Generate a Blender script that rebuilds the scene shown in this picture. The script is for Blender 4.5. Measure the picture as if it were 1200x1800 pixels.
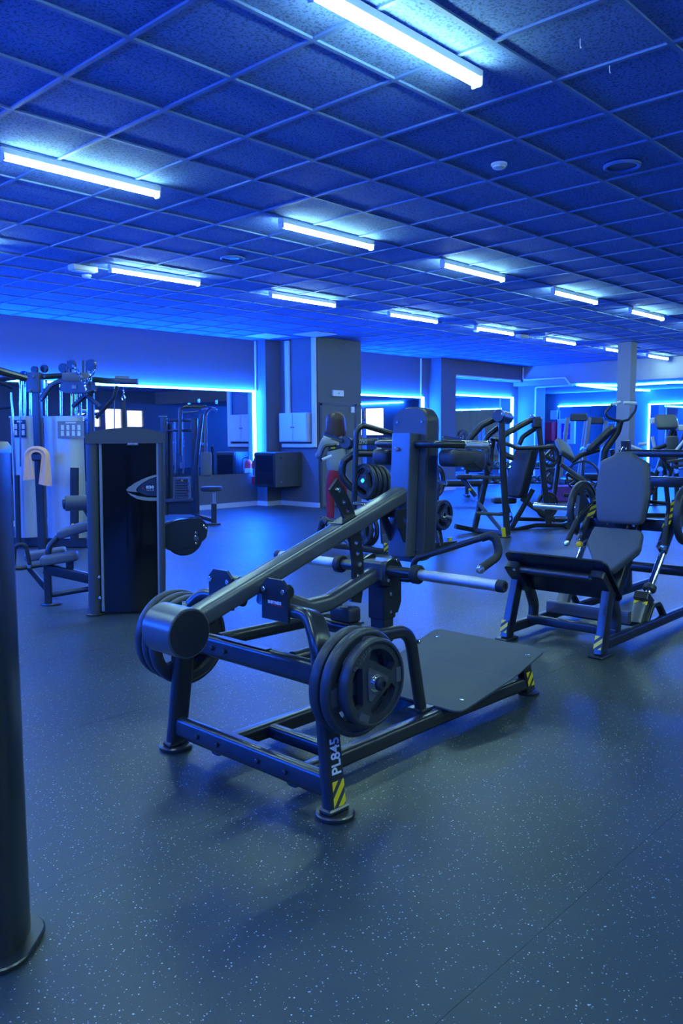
import bpy, bmesh, math, random
from mathutils import Vector, Matrix, Quaternion
from mathutils.geometry import tessellate_polygon
random.seed(7)
for o in list(bpy.data.objects): bpy.data.objects.remove(o)
S = bpy.context.scene
COL = S.collection
V3 = Vector
PI = math.pi

# ------------------------------------------------------------------ camera, world, exposure
EYE = 1.38                     # camera height
CEIL = 3.222                   # ceiling height
cam = bpy.data.cameras.new('camera')
camo = bpy.data.objects.new('camera', cam); COL.objects.link(camo)
cam.sensor_fit = 'VERTICAL'; cam.sensor_height = 36.0
cam.lens = 36.0 * 1443.4 / 1800.0
cam.clip_start = 0.05; cam.clip_end = 200
yaw, pitch, roll = 0.818747, -0.093568, -0.00614939
_f = V3((math.sin(yaw), math.cos(yaw), 0)); _r = V3((math.cos(yaw), -math.sin(yaw), 0)); _u = V3((0, 0, 1))
fw = _f * math.cos(pitch) + _u * math.sin(pitch)
up = _u * math.cos(pitch) - _f * math.sin(pitch)
rt = _r * math.cos(roll) + up * math.sin(roll)
up = up * math.cos(roll) - _r * math.sin(roll)
camo.matrix_world = Matrix(((rt.x, up.x, -fw.x, 0), (rt.y, up.y, -fw.y, 0), (rt.z, up.z, -fw.z, EYE), (0, 0, 0, 1)))
S.camera = camo
S.view_settings.view_transform = 'Standard'
S.view_settings.look = 'None'
S.view_settings.gamma = 1.0
S.view_settings.use_curve_mapping = False
S.view_settings.exposure = 0.38
W = bpy.data.worlds.new('daylight_sky'); S.world = W; W.use_nodes = True
W.node_tree.nodes['Background'].inputs[0].default_value = (0.75, 0.88, 1.0, 1)
W.node_tree.nodes['Background'].inputs[1].default_value = 2.0
TUBE = 60.0
LED = 400.0
LED_COL = (0.006, 0.09, 1.0)

# ------------------------------------------------------------------ materials
MATS = {}
def mat(name, col, rough=0.5, metal=0.0, spec=0.5, emit=None, es=0.0, alpha=None, coat=0.0):
    m = bpy.data.materials.new(name); m.use_nodes = True
    b = m.node_tree.nodes['Principled BSDF']
    b.inputs['Base Color'].default_value = (*col, 1)
    b.inputs['Roughness'].default_value = rough
    b.inputs['Metallic'].default_value = metal
    b.inputs['Specular IOR Level'].default_value = spec
    b.inputs['Coat Weight'].default_value = coat
    if emit:
        b.inputs['Emission Color'].default_value = (*emit, 1)
        b.inputs['Emission Strength'].default_value = es
    MATS[name] = m
    return m
def noise_fx(m, scale=40, amount=0.15, bump=0.0, bscale=None, rough_amt=0.0):
    """vary base colour by noise; optional fine bump"""
    nt = m.node_tree; N = nt.nodes; L = nt.links
    b = N['Principled BSDF']
    tc = N.new('ShaderNodeTexCoord')
    n = N.new('ShaderNodeTexNoise'); n.inputs['Scale'].default_value = scale; n.inputs['Detail'].default_value = 4
    L.new(tc.outputs['Object'], n.inputs['Vector'])
    c = b.inputs['Base Color'].default_value[:]
    r = N.new('ShaderNodeMapRange'); r.inputs[3].default_value = 1 - amount; r.inputs[4].default_value = 1 + amount
    L.new(n.outputs['Fac'], r.inputs[0])
    mx = N.new('ShaderNodeVectorMath'); mx.operation = 'SCALE'; mx.inputs[0].default_value = c[:3]
    L.new(r.outputs[0], mx.inputs['Scale']); L.new(mx.outputs[0], b.inputs['Base Color'])
    if bump:
        n2 = N.new('ShaderNodeTexNoise'); n2.inputs['Scale'].default_value = bscale or scale * 4; n2.inputs['Detail'].default_value = 3
        L.new(tc.outputs['Object'], n2.inputs['Vector'])
        bp = N.new('ShaderNodeBump'); bp.inputs['Strength'].default_value = bump; bp.inputs['Distance'].default_value = 0.004
        L.new(n2.outputs['Fac'], bp.inputs['Height']); L.new(bp.outputs[0], b.inputs['Normal'])
    if rough_amt:
        rr = N.new('ShaderNodeMapRange'); r0 = b.inputs['Roughness'].default_value
        rr.inputs[3].default_value = r0 - rough_amt; rr.inputs[4].default_value = r0 + rough_amt
        L.new(n.outputs['Fac'], rr.inputs[0]); L.new(rr.outputs[0], b.inputs['Roughness'])
    return m
FR = noise_fx(mat('satin_black_steel', (0.018, 0.021, 0.024), 0.28, 0, 0.75), 25, .08)
BEAM = noise_fx(mat('gunmetal_powdercoat', (0.075, 0.08, 0.08), 0.30, 0.0, 1.0), 30, .06)
CHR = mat('chrome', (0.82, 0.84, 0.86), 0.12, 1.0)
KNURL = noise_fx(mat('knurled_chrome', (0.7, 0.72, 0.74), 0.28, 1.0), 200, .1, .6, 500)
RUB = noise_fx(mat('black_rubber', (0.036, 0.040, 0.043), 0.40, 0, 0.5), 40, .2, .05, 200)
PANEL = mat('embossed_rubber_panel', (0.085, 0.09, 0.095), 0.45)
GRIP = mat('grip_rubber', (0.018, 0.02, 0.023), 0.6)
VIN = noise_fx(mat('black_vinyl', (0.035, 0.038, 0.044), 0.42, 0, 0.5), 60, .08, .08, 400)
VING = noise_fx(mat('grey_vinyl', (0.105, 0.115, 0.125), 0.5, 0, 0.45), 60, .06, .08, 500)
YEL = mat('yellow_sticker', (1.0, 0.68, 0.015), 0.4)
STK = mat('charcoal_sticker', (0.05, 0.05, 0.05), 0.5)
YKN = mat('yellow_plastic', (0.9, 0.5, 0.01), 0.35)
WHT = mat('white_lettering', (0.75, 0.78, 0.80), 0.5)
REDL = mat('red_lettering', (0.55, 0.02, 0.03), 0.5)
DECK = noise_fx(mat('grey_grit_deck', (0.085, 0.095, 0.095), 0.62, 0, 0.4), 300, .25, .25, 700)
SILV = noise_fx(mat('silver_shroud', (0.60, 0.63, 0.68), 0.28, 0.35, 0.5), 6, .06)
GREYP = mat('grey_trim_plastic', (0.20, 0.22, 0.235), 0.45)
DGREY = mat('dark_grey_plastic', (0.055, 0.06, 0.065), 0.42)
GLOSS = mat('gloss_black_panel', (0.004, 0.005, 0.006), 0.10, 0, 0.5, coat=0.3)
WALL = noise_fx(mat('dark_grey_wall_paint', (0.135, 0.145, 0.155), 0.85, 0, 0.3), 3, .05, .08, 120)
WALLB = noise_fx(mat('bulkhead_paint', (0.30, 0.32, 0.34), 0.85, 0, 0.3), 3, .04)
WHITE = mat('white_plastic', (0.72, 0.74, 0.75), 0.5)
TRIMW = mat('white_trim', (0.62, 0.64, 0.66), 0.6)
GBOX = mat('light_grey_enamel', (0.50, 0.52, 0.55), 0.5)
RED = mat('red_enamel', (0.7, 0.015, 0.02), 0.35)
PURP = mat('purple_fabric', (0.16, 0.05, 0.32), 0.8)
MIRR = mat('mirror_silver', (0.86, 0.88, 0.90), 0.015, 1.0)
LEDM = mat('blue_led', (0.1, 0.1, 0.1), 0.5, emit=LED_COL, es=LED)
LEDB = mat('blue_led_fill', (0.1, 0.1, 0.1), 0.5, emit=LED_COL, es=LED * 0.5)  # only for the weaker fill strip added behind the camera
TUBM = mat('white_tube_light', (0.8, 0.8, 0.8), 0.5, emit=(0.55, 1.0, 0.86), es=TUBE)
GLASS = mat('dark_glass', (0.01, 0.012, 0.016), 0.05, 0, 0.6)
SKIN = mat('skin', (0.55, 0.33, 0.25), 0.55)
HAIR = noise_fx(mat('brown_hair', (0.060, 0.028, 0.022), 0.45), 60, .3, .4, 150)
KNIT = noise_fx(mat('sage_knit', (0.27, 0.30, 0.29), 0.9), 20, .06, .3, 200)
LEGG = mat('burgundy_leggings', (0.34, 0.012, 0.035), 0.7)
SHOE = mat('white_shoe', (0.6, 0.6, 0.62), 0.6)
TOWEL = noise_fx(mat('peach_towel', (0.95, 0.48, 0.27), 0.95), 60, .08, .6, 300)
TEAL = mat('teal_urethane', (0.03, 0.09, 0.10), 0.4)
WOODB = mat('pale_wood', (0.5, 0.3, 0.15), 0.5)

# ceiling tile: mineral fibre, pitted; neutral board with the blue LED cast put into its colour
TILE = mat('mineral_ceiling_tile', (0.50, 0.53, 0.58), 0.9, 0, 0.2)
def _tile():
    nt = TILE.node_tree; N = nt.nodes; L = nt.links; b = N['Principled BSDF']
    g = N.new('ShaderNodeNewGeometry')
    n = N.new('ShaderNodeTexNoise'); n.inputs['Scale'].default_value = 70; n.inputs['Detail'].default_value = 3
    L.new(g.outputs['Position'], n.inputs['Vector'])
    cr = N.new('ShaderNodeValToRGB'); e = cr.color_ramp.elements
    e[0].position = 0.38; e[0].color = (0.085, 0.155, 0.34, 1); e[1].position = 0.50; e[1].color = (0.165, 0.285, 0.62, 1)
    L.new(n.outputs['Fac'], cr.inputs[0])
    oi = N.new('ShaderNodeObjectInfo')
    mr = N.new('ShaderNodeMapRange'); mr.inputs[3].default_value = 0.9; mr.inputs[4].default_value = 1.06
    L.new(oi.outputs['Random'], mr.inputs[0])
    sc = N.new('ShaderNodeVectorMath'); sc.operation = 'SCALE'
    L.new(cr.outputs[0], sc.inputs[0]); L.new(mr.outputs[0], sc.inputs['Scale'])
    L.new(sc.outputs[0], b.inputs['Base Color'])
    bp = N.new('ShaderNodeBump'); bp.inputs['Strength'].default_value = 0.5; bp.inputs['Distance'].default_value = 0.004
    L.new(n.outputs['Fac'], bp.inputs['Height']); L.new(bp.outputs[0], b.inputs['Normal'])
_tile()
TBAR = mat('ceiling_grid_led_tint', (0.11, 0.20, 0.42), 0.6)  # matched to the tiles, their blue LED cast included in the colour

# speckled rubber floor
FLOOR = mat('speckled_rubber', (0.03, 0.034, 0.04), 0.5, 0, 0.6)
def _floor():
    nt = FLOOR.node_tree; N = nt.nodes; L = nt.links; b = N['Principled BSDF']
    g = N.new('ShaderNodeNewGeometry')
    def flecks(scale, size, keep):
        v = N.new('ShaderNodeTexVoronoi'); v.inputs['Scale'].default_value = scale
        L.new(g.outputs['Position'], v.inputs['Vector'])
        sp = N.new('ShaderNodeSeparateColor'); L.new(v.outputs['Color'], sp.inputs[0])
        # size varies per cell
        sz = N.new('ShaderNodeMath'); sz.operation = 'MULTIPLY_ADD'; sz.inputs[1].default_value = size; sz.inputs[2].default_value = size * .35
        L.new(sp.outputs[1], sz.inputs[0])
        lt = N.new('ShaderNodeMath'); lt.operation = 'LESS_THAN'; L.new(v.outputs['Distance'], lt.inputs[0]); L.new(sz.outputs[0], lt.inputs[1])
        k = N.new('ShaderNodeMath'); k.operation = 'LESS_THAN'; k.inputs[1].default_value = keep; L.new(sp.outputs[0], k.inputs[0])
        mu = N.new('ShaderNodeMath'); mu.operation = 'MULTIPLY'; L.new(lt.outputs[0], mu.inputs[0]); L.new(k.outputs[0], mu.inputs[1])
        return mu, sp
    a, sa = flecks(105, 0.20, 0.50)
    c, sc = flecks(52, 0.12, 0.45)
    n = N.new('ShaderNodeTexNoise'); n.inputs['Scale'].default_value = 1.2; n.inputs['Detail'].default_value = 5
    L.new(g.outputs['Position'], n.inputs['Vector'])
    cr = N.new('ShaderNodeValToRGB'); e = cr.color_ramp.elements
    e[0].position = 0.3; e[0].color = (0.028, 0.040, 0.037, 1); e[1].position = 0.72; e[1].color = (0.041, 0.058, 0.052, 1)
    L.new(n.outputs['Fac'], cr.inputs[0])
    mxv = N.new('ShaderNodeMath'); mxv.operation = 'MAXIMUM'; L.new(a.outputs[0], mxv.inputs[0]); L.new(c.outputs[0], mxv.inputs[1])
    fc = N.new('ShaderNodeMix'); fc.data_type = 'RGBA'
    fc.inputs[6].default_value = (0.24, 0.26, 0.27, 1); fc.inputs[7].default_value = (0.60, 0.62, 0.60, 1)
    L.new(sa.outputs[2], fc.inputs[0])
    m = N.new('ShaderNodeMix'); m.data_type = 'RGBA'
    L.new(mxv.outputs[0], m.inputs[0]); L.new(cr.outputs[0], m.inputs[6]); L.new(fc.outputs[2], m.inputs[7])
    L.new(m.outputs[2], b.inputs['Base Color'])
    n2 = N.new('ShaderNodeTexNoise'); n2.inputs['Scale'].default_value = 160; n2.inputs['Detail'].default_value = 2
    L.new(g.outputs['Position'], n2.inputs['Vector'])
    bp = N.new('ShaderNodeBump'); bp.inputs['Strength'].default_value = 0.25; bp.inputs['Distance'].default_value = 0.003
    L.new(n2.outputs['Fac'], bp.inputs['Height']); L.new(bp.outputs[0], b.inputs['Normal'])
    rr = N.new('ShaderNodeMapRange'); rr.inputs[3].default_value = 0.34; rr.inputs[4].default_value = 0.50
    L.new(n.outputs['Fac'], rr.inputs[0]); L.new(rr.outputs[0], b.inputs['Roughness'])
_floor()

# ------------------------------------------------------------------ mesh builder
def vec(p): return p if isinstance(p, Vector) else V3(p)
def fillet(path, r, seg=6, closed=False):
    """round the corners of a polyline"""
    p = [vec(q) for q in path]; n = len(p); out = []
    for i in range(n):
        if not closed and i in (0, n - 1): out.append(p[i]); continue
        a, b, c = p[i - 1], p[i], p[(i + 1) % n]
        u, w = (a - b), (c - b); lu, lw = u.length, w.length
        if lu < 1e-6 or lw < 1e-6: out.append(b); continue
        u /= lu; w /= lw
        ang = u.angle(w)
        if ang > PI - 0.02: out.append(b); continue
        rr = r[i] if isinstance(r, (list, tuple)) else r
        t = min(rr / math.tan(ang / 2), lu * .48, lw * .48)
        rad = t * math.tan(ang / 2)
        bis = (u + w).normalized(); cen = b + bis * (rad / math.sin(ang / 2))
        s, e = b + u * t - cen, b + w * t - cen
        tot = s.angle(e)
        if rad < 1e-5 or tot < 1e-4: out.append(b); continue
        ax = s.cross(e).normalized()
        for k in range(seg + 1): out.append(cen + Quaternion(ax, tot * k / seg) @ s)
    return out
def rrect(w, h, r, seg=3):
    r = min(r, w / 2 - 1e-5, h / 2 - 1e-5); pts = []
    for cx, cy, a0 in ((w/2-r, h/2-r, 0), (-w/2+r, h/2-r, 90), (-w/2+r, -h/2+r, 180), (w/2-r, -h/2+r, 270)):
        for k in range(seg + 1):
            a = math.radians(a0 + 90 * k / seg); pts.append((cx + r * math.cos(a), cy + r * math.sin(a)))
    return pts
def circ(r, n=12): return [(r * math.cos(2*PI*k/n), r * math.sin(2*PI*k/n)) for k in range(n)]
class MB:
    def __init__(s): s.v = []; s.f = []
    def add(s, vs, fs):
        o = len(s.v); s.v += [tuple(v) for v in vs]; s.f += [tuple(i + o for i in f) for f in fs]; return s
    def box(s, c, size, rot=None, bev=0.0):
        x, y, z = (q / 2 for q in size); b = min(bev, x * .9, y * .9, z * .9); c = vec(c); vs = []; fs = []
        if b <= 0:
            vs = [V3((sx*x, sy*y, sz*z)) for sx in (-1, 1) for sy in (-1, 1) for sz in (-1, 1)]
            fs = [(0,1,3,2), (4,6,7,5), (0,4,5,1), (2,3,7,6), (0,2,6,4), (1,5,7,3)]
        else:
            idx = {}
            for sx in (-1, 1):
                for sy in (-1, 1):
                    for sz in (-1, 1):
                        for a in range(3):
                            q = [sx*(x-b), sy*(y-b), sz*(z-b)]; q[a] = (sx*x, sy*y, sz*z)[a]
                            idx[sx, sy, sz, a] = len(vs); vs.append(V3(q))
            for a in range(3):
                o1, o2 = [k for k in range(3) if k != a]
                for sg in (-1, 1):
                    q = []
                    for p1, p2 in ((-1,-1), (1,-1), (1,1), (-1,1)):
                        t = [0,0,0]; t[a] = sg; t[o1] = p1; t[o2] = p2; q.append(idx[(*t, a)])
                    fs.append(tuple(q))
                # edges along axis a
                for p1 in (-1, 1):
                    for p2 in (-1, 1):
                        q = []
                        for sg, w in ((-1, o1), (1, o1), (1, o2), (-1, o2)):
                            t = [0,0,0]; t[a] = sg; t[o1] = p1; t[o2] = p2; q.append(idx[(*t, w)])
                        fs.append(tuple(q))
            for sx in (-1, 1):
                for sy in (-1, 1):
                    for sz in (-1, 1): fs.append(tuple(idx[sx, sy, sz, a] for a in range(3)))
        if rot is not None: vs = [rot @ v for v in vs]
        return s.add([v + c for v in vs], fs)
    def sweep(s, path, prof, upv=(0, 0, 1), caps=True, closed=False, scale=None):
        p = [vec(q) for q in path]; n = len(p); m = len(prof); vs = []; fs = []
        ref = vec(upv)
        prev = None
        for i in range(n):
            if closed: t = (p[(i + 1) % n] - p[i - 1])
            elif i == 0: t = p[1] - p[0]
            elif i == n - 1: t = p[-1] - p[-2]
            else: t = (p[i + 1] - p[i]).normalized() + (p[i] - p[i - 1]).normalized()
            t.normalize()
            if prev is None:
                side = t.cross(ref)
                if side.length < 1e-4: side = t.cross(V3((1, 0, 0)))
                side.normalize(); u2 = side.cross(t).normalized()
            else:
                q = prev.rotation_difference(t); side = (q @ side); u2 = (q @ u2)
            prev = t
            # mitre widening
            k = 1.0
            sc = scale[i] if scale else 1.0
            for (a, b) in prof: vs.append(p[i] + side * a * sc + u2 * b * sc)
        rng = n if closed else n - 1
        for i in range(rng):
            j = (i + 1) % n
            for k in range(m):
                l = (k + 1) % m; fs.append((i*m+k, i*m+l, j*m+l, j*m+k))
        if caps and not closed:
            fs.append(tuple(reversed(range(m)))); fs.append(tuple((n-1)*m + k for k in range(m)))
        return s.add(vs, fs)
    def tube(s, path, r, fil=0.0, n=12, closed=False, seg=6):
        return s.sweep(fillet(path, fil, seg, closed) if fil else path, circ(r, n), closed=closed)
    def bar(s, path, w, h, cr=0.012, fil=0.0, upv=(0, 0, 1), seg=6):
        """rounded rectangular / oval tube: w across, h along upv"""
        return s.sweep(fillet(path, fil, seg) if fil else path, rrect(w, h, cr), upv)
    def lathe(s, prof, o, ax, n=24):
        """prof: (radius, along) list; ends closed when radius 0"""
        o = vec(o); ax = vec(ax).normalized()
        a = ax.orthogonal().normalized(); b = ax.cross(a); vs = []; fs = []; m = len(prof)
        for (r, h) in prof:
            for k in range(n):
                t = 2*PI*k/n; vs.append(o + ax * h + (a * math.cos(t) + b * math.sin(t)) * r)
        for i in range(m - 1):
            for k in range(n):
                l = (k + 1) % n; fs.append((i*n+k, i*n+l, (i+1)*n+l, (i+1)*n+k))
        if prof[0][0] > 1e-6 and prof[0] != prof[-1]: fs.append(tuple(reversed(range(n))))
        if prof[-1][0] > 1e-6 and prof[0] != prof[-1]: fs.append(tuple((m-1)*n + k for k in range(n)))
        return s.add(vs, fs)
    def cyl(s, p0, p1, r, n=16, bev=0.0, r2=None):
        p0, p1 = vec(p0), vec(p1); L = (p1 - p0).length; r2 = r if r2 is None else r2
        if bev: pr = [(r - bev, 0), (r, bev), (r2, L - bev), (r2 - bev, L)]
        else: pr = [(r, 0), (r2, L)]
        return s.lathe(pr, p0, p1 - p0, n)
    def sph(s, c, r, n=12, m=8, sc=(1, 1, 1)):
        c = vec(c); vs = []; fs = []
        for i in range(m + 1):
            ph = PI * i / m
            for k in range(n):
                t = 2*PI*k/n
                vs.append(c + V3((r*sc[0]*math.sin(ph)*math.cos(t), r*sc[1]*math.sin(ph)*math.sin(t), r*sc[2]*math.cos(ph))))
        for i in range(m):
            for k in range(n):
                l = (k + 1) % n; fs.append((i*n+k, (i+1)*n+k, (i+1)*n+l, i*n+l))
        return s.add(vs, fs)
    def prism(s, poly, th, o, ux, uy, holes=(), bev=0.0):
        """extrude 2D polygon (with holes) by th along ux x uy, centred on o plane"""
        o, ux, uy = vec(o), vec(ux).normalized(), vec(uy).normalized(); nz = ux.cross(uy).normalized()
        loops = [list(poly)] + [list(h) for h in holes]
        flat = [q for l in loops for q in l]; n = len(flat)
        tris = tessellate_polygon([[V3((q[0], q[1], 0)) for q in l] for l in loops])
        vs = [o + ux*q[0] + uy*q[1] + nz*th/2 for q in flat] + [o + ux*q[0] + uy*q[1] - nz*th/2 for q in flat]
        fs = []
        for t in tris:
            a, b, c = (flat[i] for i in t)
            ccw = (b[0]-a[0])*(c[1]-a[1]) - (b[1]-a[1])*(c[0]-a[0]) > 0
            t = tuple(t) if ccw else tuple(reversed(t))
            fs.append(t); fs.append(tuple(i + n for i in reversed(t)))
        b0 = 0
        for l in loops:
            m = len(l)
            for k in range(m):
                i, j = b0 + k, b0 + (k + 1) % m
                fs.append((i, j, j + n, i + n))
            b0 += m
        return s.add(vs, fs)
    def pad(s, poly, th, o, ux, uy, rnd=0.02, seg=3, dome=0.0):
        """upholstered cushion: rounded edge extrusion of a convex polygon"""
        o, ux, uy = vec(o), vec(ux).normalized(), vec(uy).normalized(); nz = ux.cross(uy).normalized()
        cx = sum(q[0] for q in poly) / len(poly); cy = sum(q[1] for q in poly) / len(poly)
        R = max(math.hypot(q[0]-cx, q[1]-cy) for q in poly); m = len(poly)
        rings = []
        for k in range(seg + 1):
            a = PI/2 * k / seg; rings.append((rnd * (1 - math.sin(a)), -th/2 + rnd * (1 - math.cos(a))))
        rings = [(i, h) for i, h in rings]
        full = rings + [(i, -h) for i, h in reversed(rings)]
        if dome: full = full + [(R * .25, th/2 + dome*.6), (R * .55, th/2 + dome)]
        vs = []; fs = []
        for (ins, h) in full:
            for q in poly:
                dx, dy = q[0]-cx, q[1]-cy; d = math.hypot(dx, dy) or 1
                k = max(0.02, (d - ins) / d); vs.append(o + ux*(cx+dx*k) + uy*(cy+dy*k) + nz*h)
        for i in range(len(full) - 1):
            for k in range(m):
                l = (k + 1) % m; fs.append((i*m+k, i*m+l, (i+1)*m+l, (i+1)*m+k))
        fs.append(tuple(reversed(range(m)))); fs.append(tuple((len(full)-1)*m + k for k in range(m)))
        return s.add(vs, fs)
    def grid(s, fn, nu, nv):
        vs = [fn(i / nu, j / nv) for i in range(nu + 1) for j in range(nv + 1)]
        fs = [(i*(nv+1)+j, (i+1)*(nv+1)+j, (i+1)*(nv+1)+j+1, i*(nv+1)+j+1) for i in range(nu) for j in range(nv)]
        return s.add(vs, fs)
    def mesh(s, name, smooth=35, off=None):
        me = bpy.data.meshes.new(name)
        vs = s.v if off is None else [(a - off[0], b - off[1], c - off[2]) for a, b, c in s.v]
        me.from_pydata(vs, [], s.f); me.update()
        bm = bmesh.new(); bm.from_mesh(me)
        bmesh.ops.recalc_face_normals(bm, faces=bm.faces); bm.to_mesh(me); bm.free()
        if smooth:
            me.polygons.foreach_set('use_smooth', [True] * len(me.polygons))
            me.set_sharp_from_angle(angle=math.radians(smooth))
        return me
def obj(name, data, material=None, parent=None, loc=(0, 0, 0), rz=0.0):
    o = bpy.data.objects.new(name, data); COL.objects.link(o); o.location = loc; o.rotation_euler = (0, 0, rz)
    if material is not None and data is not None: data.materials.clear(); data.materials.append(material)
    if parent is not None: o.parent = parent
    return o
def tag(o, label=None, cat=None, group=None, kind=None):
    if label: o['label'] = label
    if cat: o['category'] = cat
    if group: o['group'] = group
    if kind: o['kind'] = kind
    return o
class Thing:
    """an Empty at the thing's base; parts given in local coordinates (or world with world=True)"""
    def __init__(s, name, label, cat, loc=(0, 0, 0), rz=0.0, group=None, world=False):
        s.e = tag(obj(name, None, None, None, loc, rz), label, cat, group); s.off = loc if world else None
        s.e.empty_display_size = 0.1
    def part(s, name, mb, m, parent=None, label=None, smooth=35):
        o = obj(name, mb.mesh(name, smooth, s.off), m, parent or s.e)
        if label: o['label'] = label
        return o
def single(name, mb, m, label, cat, loc, group=None, world=True, rz=0.0, smooth=35):
    return tag(obj(name, mb.mesh(name, smooth, loc if world else None), m, None, loc, rz), label, cat, group)
def struct(name, mb, m, smooth=0):
    return tag(obj(name, mb.mesh(name, smooth), m), kind='structure')
def copy_tree(o, parent=None):
    c = o.copy(); COL.objects.link(c); c.parent = parent
    for ch in list(o.children): copy_tree(ch, c)
    return c
def text_mb(txt, size, o, ux, uy, th=0.0008, bold=0.0, sx=1.0):
    """lettering as raised mesh; origin centre"""
    cu = bpy.data.curves.new('t', 'FONT'); cu.body = txt; cu.size = size; cu.align_x = 'CENTER'; cu.align_y = 'CENTER'
    cu.extrude = th / 2; cu.offset = bold; cu.resolution_u = 3
    t = bpy.data.objects.new('t', cu); COL.objects.link(t)
    me = bpy.data.meshes.new_from_object(t)
    bpy.data.objects.remove(t); bpy.data.curves.remove(cu)
    o, ux, uy = vec(o), vec(ux).normalized(), vec(uy).normalized(); nz = ux.cross(uy)
    mb = MB(); mb.add([o + ux*v.co.x*sx + uy*v.co.y + nz*v.co.z for v in me.vertices], [tuple(p.vertices) for p in me.polygons])
    bpy.data.meshes.remove(me)
    return mb
def stripes(T, o, ux, uy, w, h, parent=None, slant=0.9, th=0.0012, n=1.6):
    """yellow-on-charcoal hazard sticker: diagonal yellow bands clipped to a w x h rectangle, one part for each colour"""
    o, ux, uy = vec(o), vec(ux).normalized(), vec(uy).normalized(); nz = ux.cross(uy)
    bk = MB(); bk.prism([(-w/2, -h/2), (w/2, -h/2), (w/2, h/2), (-w/2, h/2)], th, o, ux, uy)
    b = T.part('hazard_sticker', bk, STK, parent, smooth=0)
    yl = MB(); d = h / n
    for k in range(-2, int(n) + 2):
        y0 = -h/2 + k * d
        poly = [(-w/2, y0), (w/2, y0 + w*slant), (w/2, y0 + w*slant + d*.55), (-w/2, y0 + d*.55)]
        # clip in y
        def clip(P, lim, sgn):
            out = []
            for i in range(len(P)):
                a, c = P[i], P[(i+1) % len(P)]
                ia, ic = (a[1]-lim)*sgn <= 0, (c[1]-lim)*sgn <= 0
                if ia: out.append(a)
                if ia != ic:
                    t = (lim - a[1]) / (c[1] - a[1]); out.append((a[0]+(c[0]-a[0])*t, lim))
            return out
        poly = clip(clip(poly, h/2, 1), -h/2, -1)
        if len(poly) > 2: yl.prism(poly, th, o + nz * th, ux, uy)
    T.part('yellow_band', yl, YEL, b if parent is None else parent, smooth=0)
    return b

# ------------------------------------------------------------------ room shell
X0, X1, Y0, Y1 = -3.0, 25.0, -5.0, 12.33     # inner faces
XB = 20.2                                     # bulkhead where the lower ceiling starts
YB = 14.0                                     # alcove depth beyond the back wall
ZL = 2.70                                     # lower ceiling height
# floor: rubber rolls with hairline seams
fl = struct('floor', MB().box(((X0+X1)/2, (Y0+YB)/2, -0.06), (X1-X0+.4, YB-Y0+.4, 0.08)), DGREY)
yy = Y0 - .02
while yy < YB:
    w = 1.22
    o = obj('rubber_roll', MB().box(((X0+X1)/2, yy + w/2, -0.01), (X1-X0+.3, w - .0012, 0.02)).mesh('rubber_roll', 0), FLOOR, fl)
    yy += w
# walls
def slab(name, a, b, m=None): 
    c = [(p+q)/2 for p, q in zip(a, b)]; s_ = [abs(q-p) for p, q in zip(a, b)]
    return struct(name, MB().box(c, s_), m or WALL)
T_ = 0.15
struct('wall_left', MB().box(((X0+10.95)/2, Y1+T_/2, CEIL/2), (10.95-X0, T_, CEIL)), WALL)
slab('wall_pilaster', (10.75, 12.05, 0), (11.12, 12.6, CEIL))
slab('wall_service', (11.12, 11.0, 0), (12.35, 12.6, CEIL))
slab('wall_back', (12.35, 12.3, 0), (20.6, 12.3+T_, CEIL))
slab('wall_back_pier', (16.33, 11.95, 0), (16.95, 12.3, CEIL))
slab('wall_alcove', (20.6, 12.3, 0), (20.75, YB, CEIL))
slab('wall_alcove_back', (20.6, YB, 0), (X1, YB+T_, CEIL))
slab('wall_back_column', (20.45, 11.75, 0), (21.0, 12.3, CEIL))
slab('wall_front', (X0-T_, Y0-T_, 0), (X0, Y1+T_, CEIL))
# far wall (facing the length of the gym) with a window band the mirrors look back at
def wall_with_holes(name, axis, pos, lo, hi, holes):
    """wall plane at axis=pos, spanning lo..hi; holes (u0,u1,z0,z1)"""
    mb = MB()
    outer = [(lo, 0), (hi, 0), (hi, CEIL), (lo, CEIL)]
    hl = [[(a, c), (b, c), (b, d), (a, d)] for a, b, c, d in holes]
    if axis == 'x': mb.prism(outer, T_, (pos, 0, 0), (0, 1, 0), (0, 0, 1), hl)
    else: mb.prism(outer, T_, (0, pos, 0), (1, 0, 0), (0, 0, 1), hl)
    return struct(name, mb, WALL)
WF = [(1.3, 2.35, 1.35, 2.45), (2.45, 3.5, 1.35, 2.45)]
WR = [(16.6, 17.6, 1.75, 2.45), (17.8, 18.6, 1.5, 2.5), (18.8, 19.6, 1.75, 2.45)]
wall_with_holes('wall_far', 'x', X1 + T_/2, Y0 - .2, YB + .2, WF)
wall_with_holes('wall_right', 'y', Y0 - T_/2, X0 - .2, X1 + .2, WR)
for k, (a, b, c, d) in enumerate(WF):
    o = struct('window_%d' % (k + 1), MB().box((X1+.05, (a+b)/2, (c+d)/2), (.01, b-a, d-c)), mat('window_glass_%d' % k, (.9, .95, 1), 0.0))
    o.data.materials[0].node_tree.nodes['Principled BSDF'].inputs['Transmission Weight'].default_value = 1
    f_ = MB()
    for p, q in (((a, (c+d)/2), (.04, d-c)), ((b, (c+d)/2), (.04, d-c)), (((a+b)/2, c), (b-a, .04)), (((a+b)/2, d), (b-a, .04))):
        f_.box((X1+.03, p[0], p[1]), (.06, q[0], q[1]))
    obj('window_frame', f_.mesh('window_frame', 0), FR, o)
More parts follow.
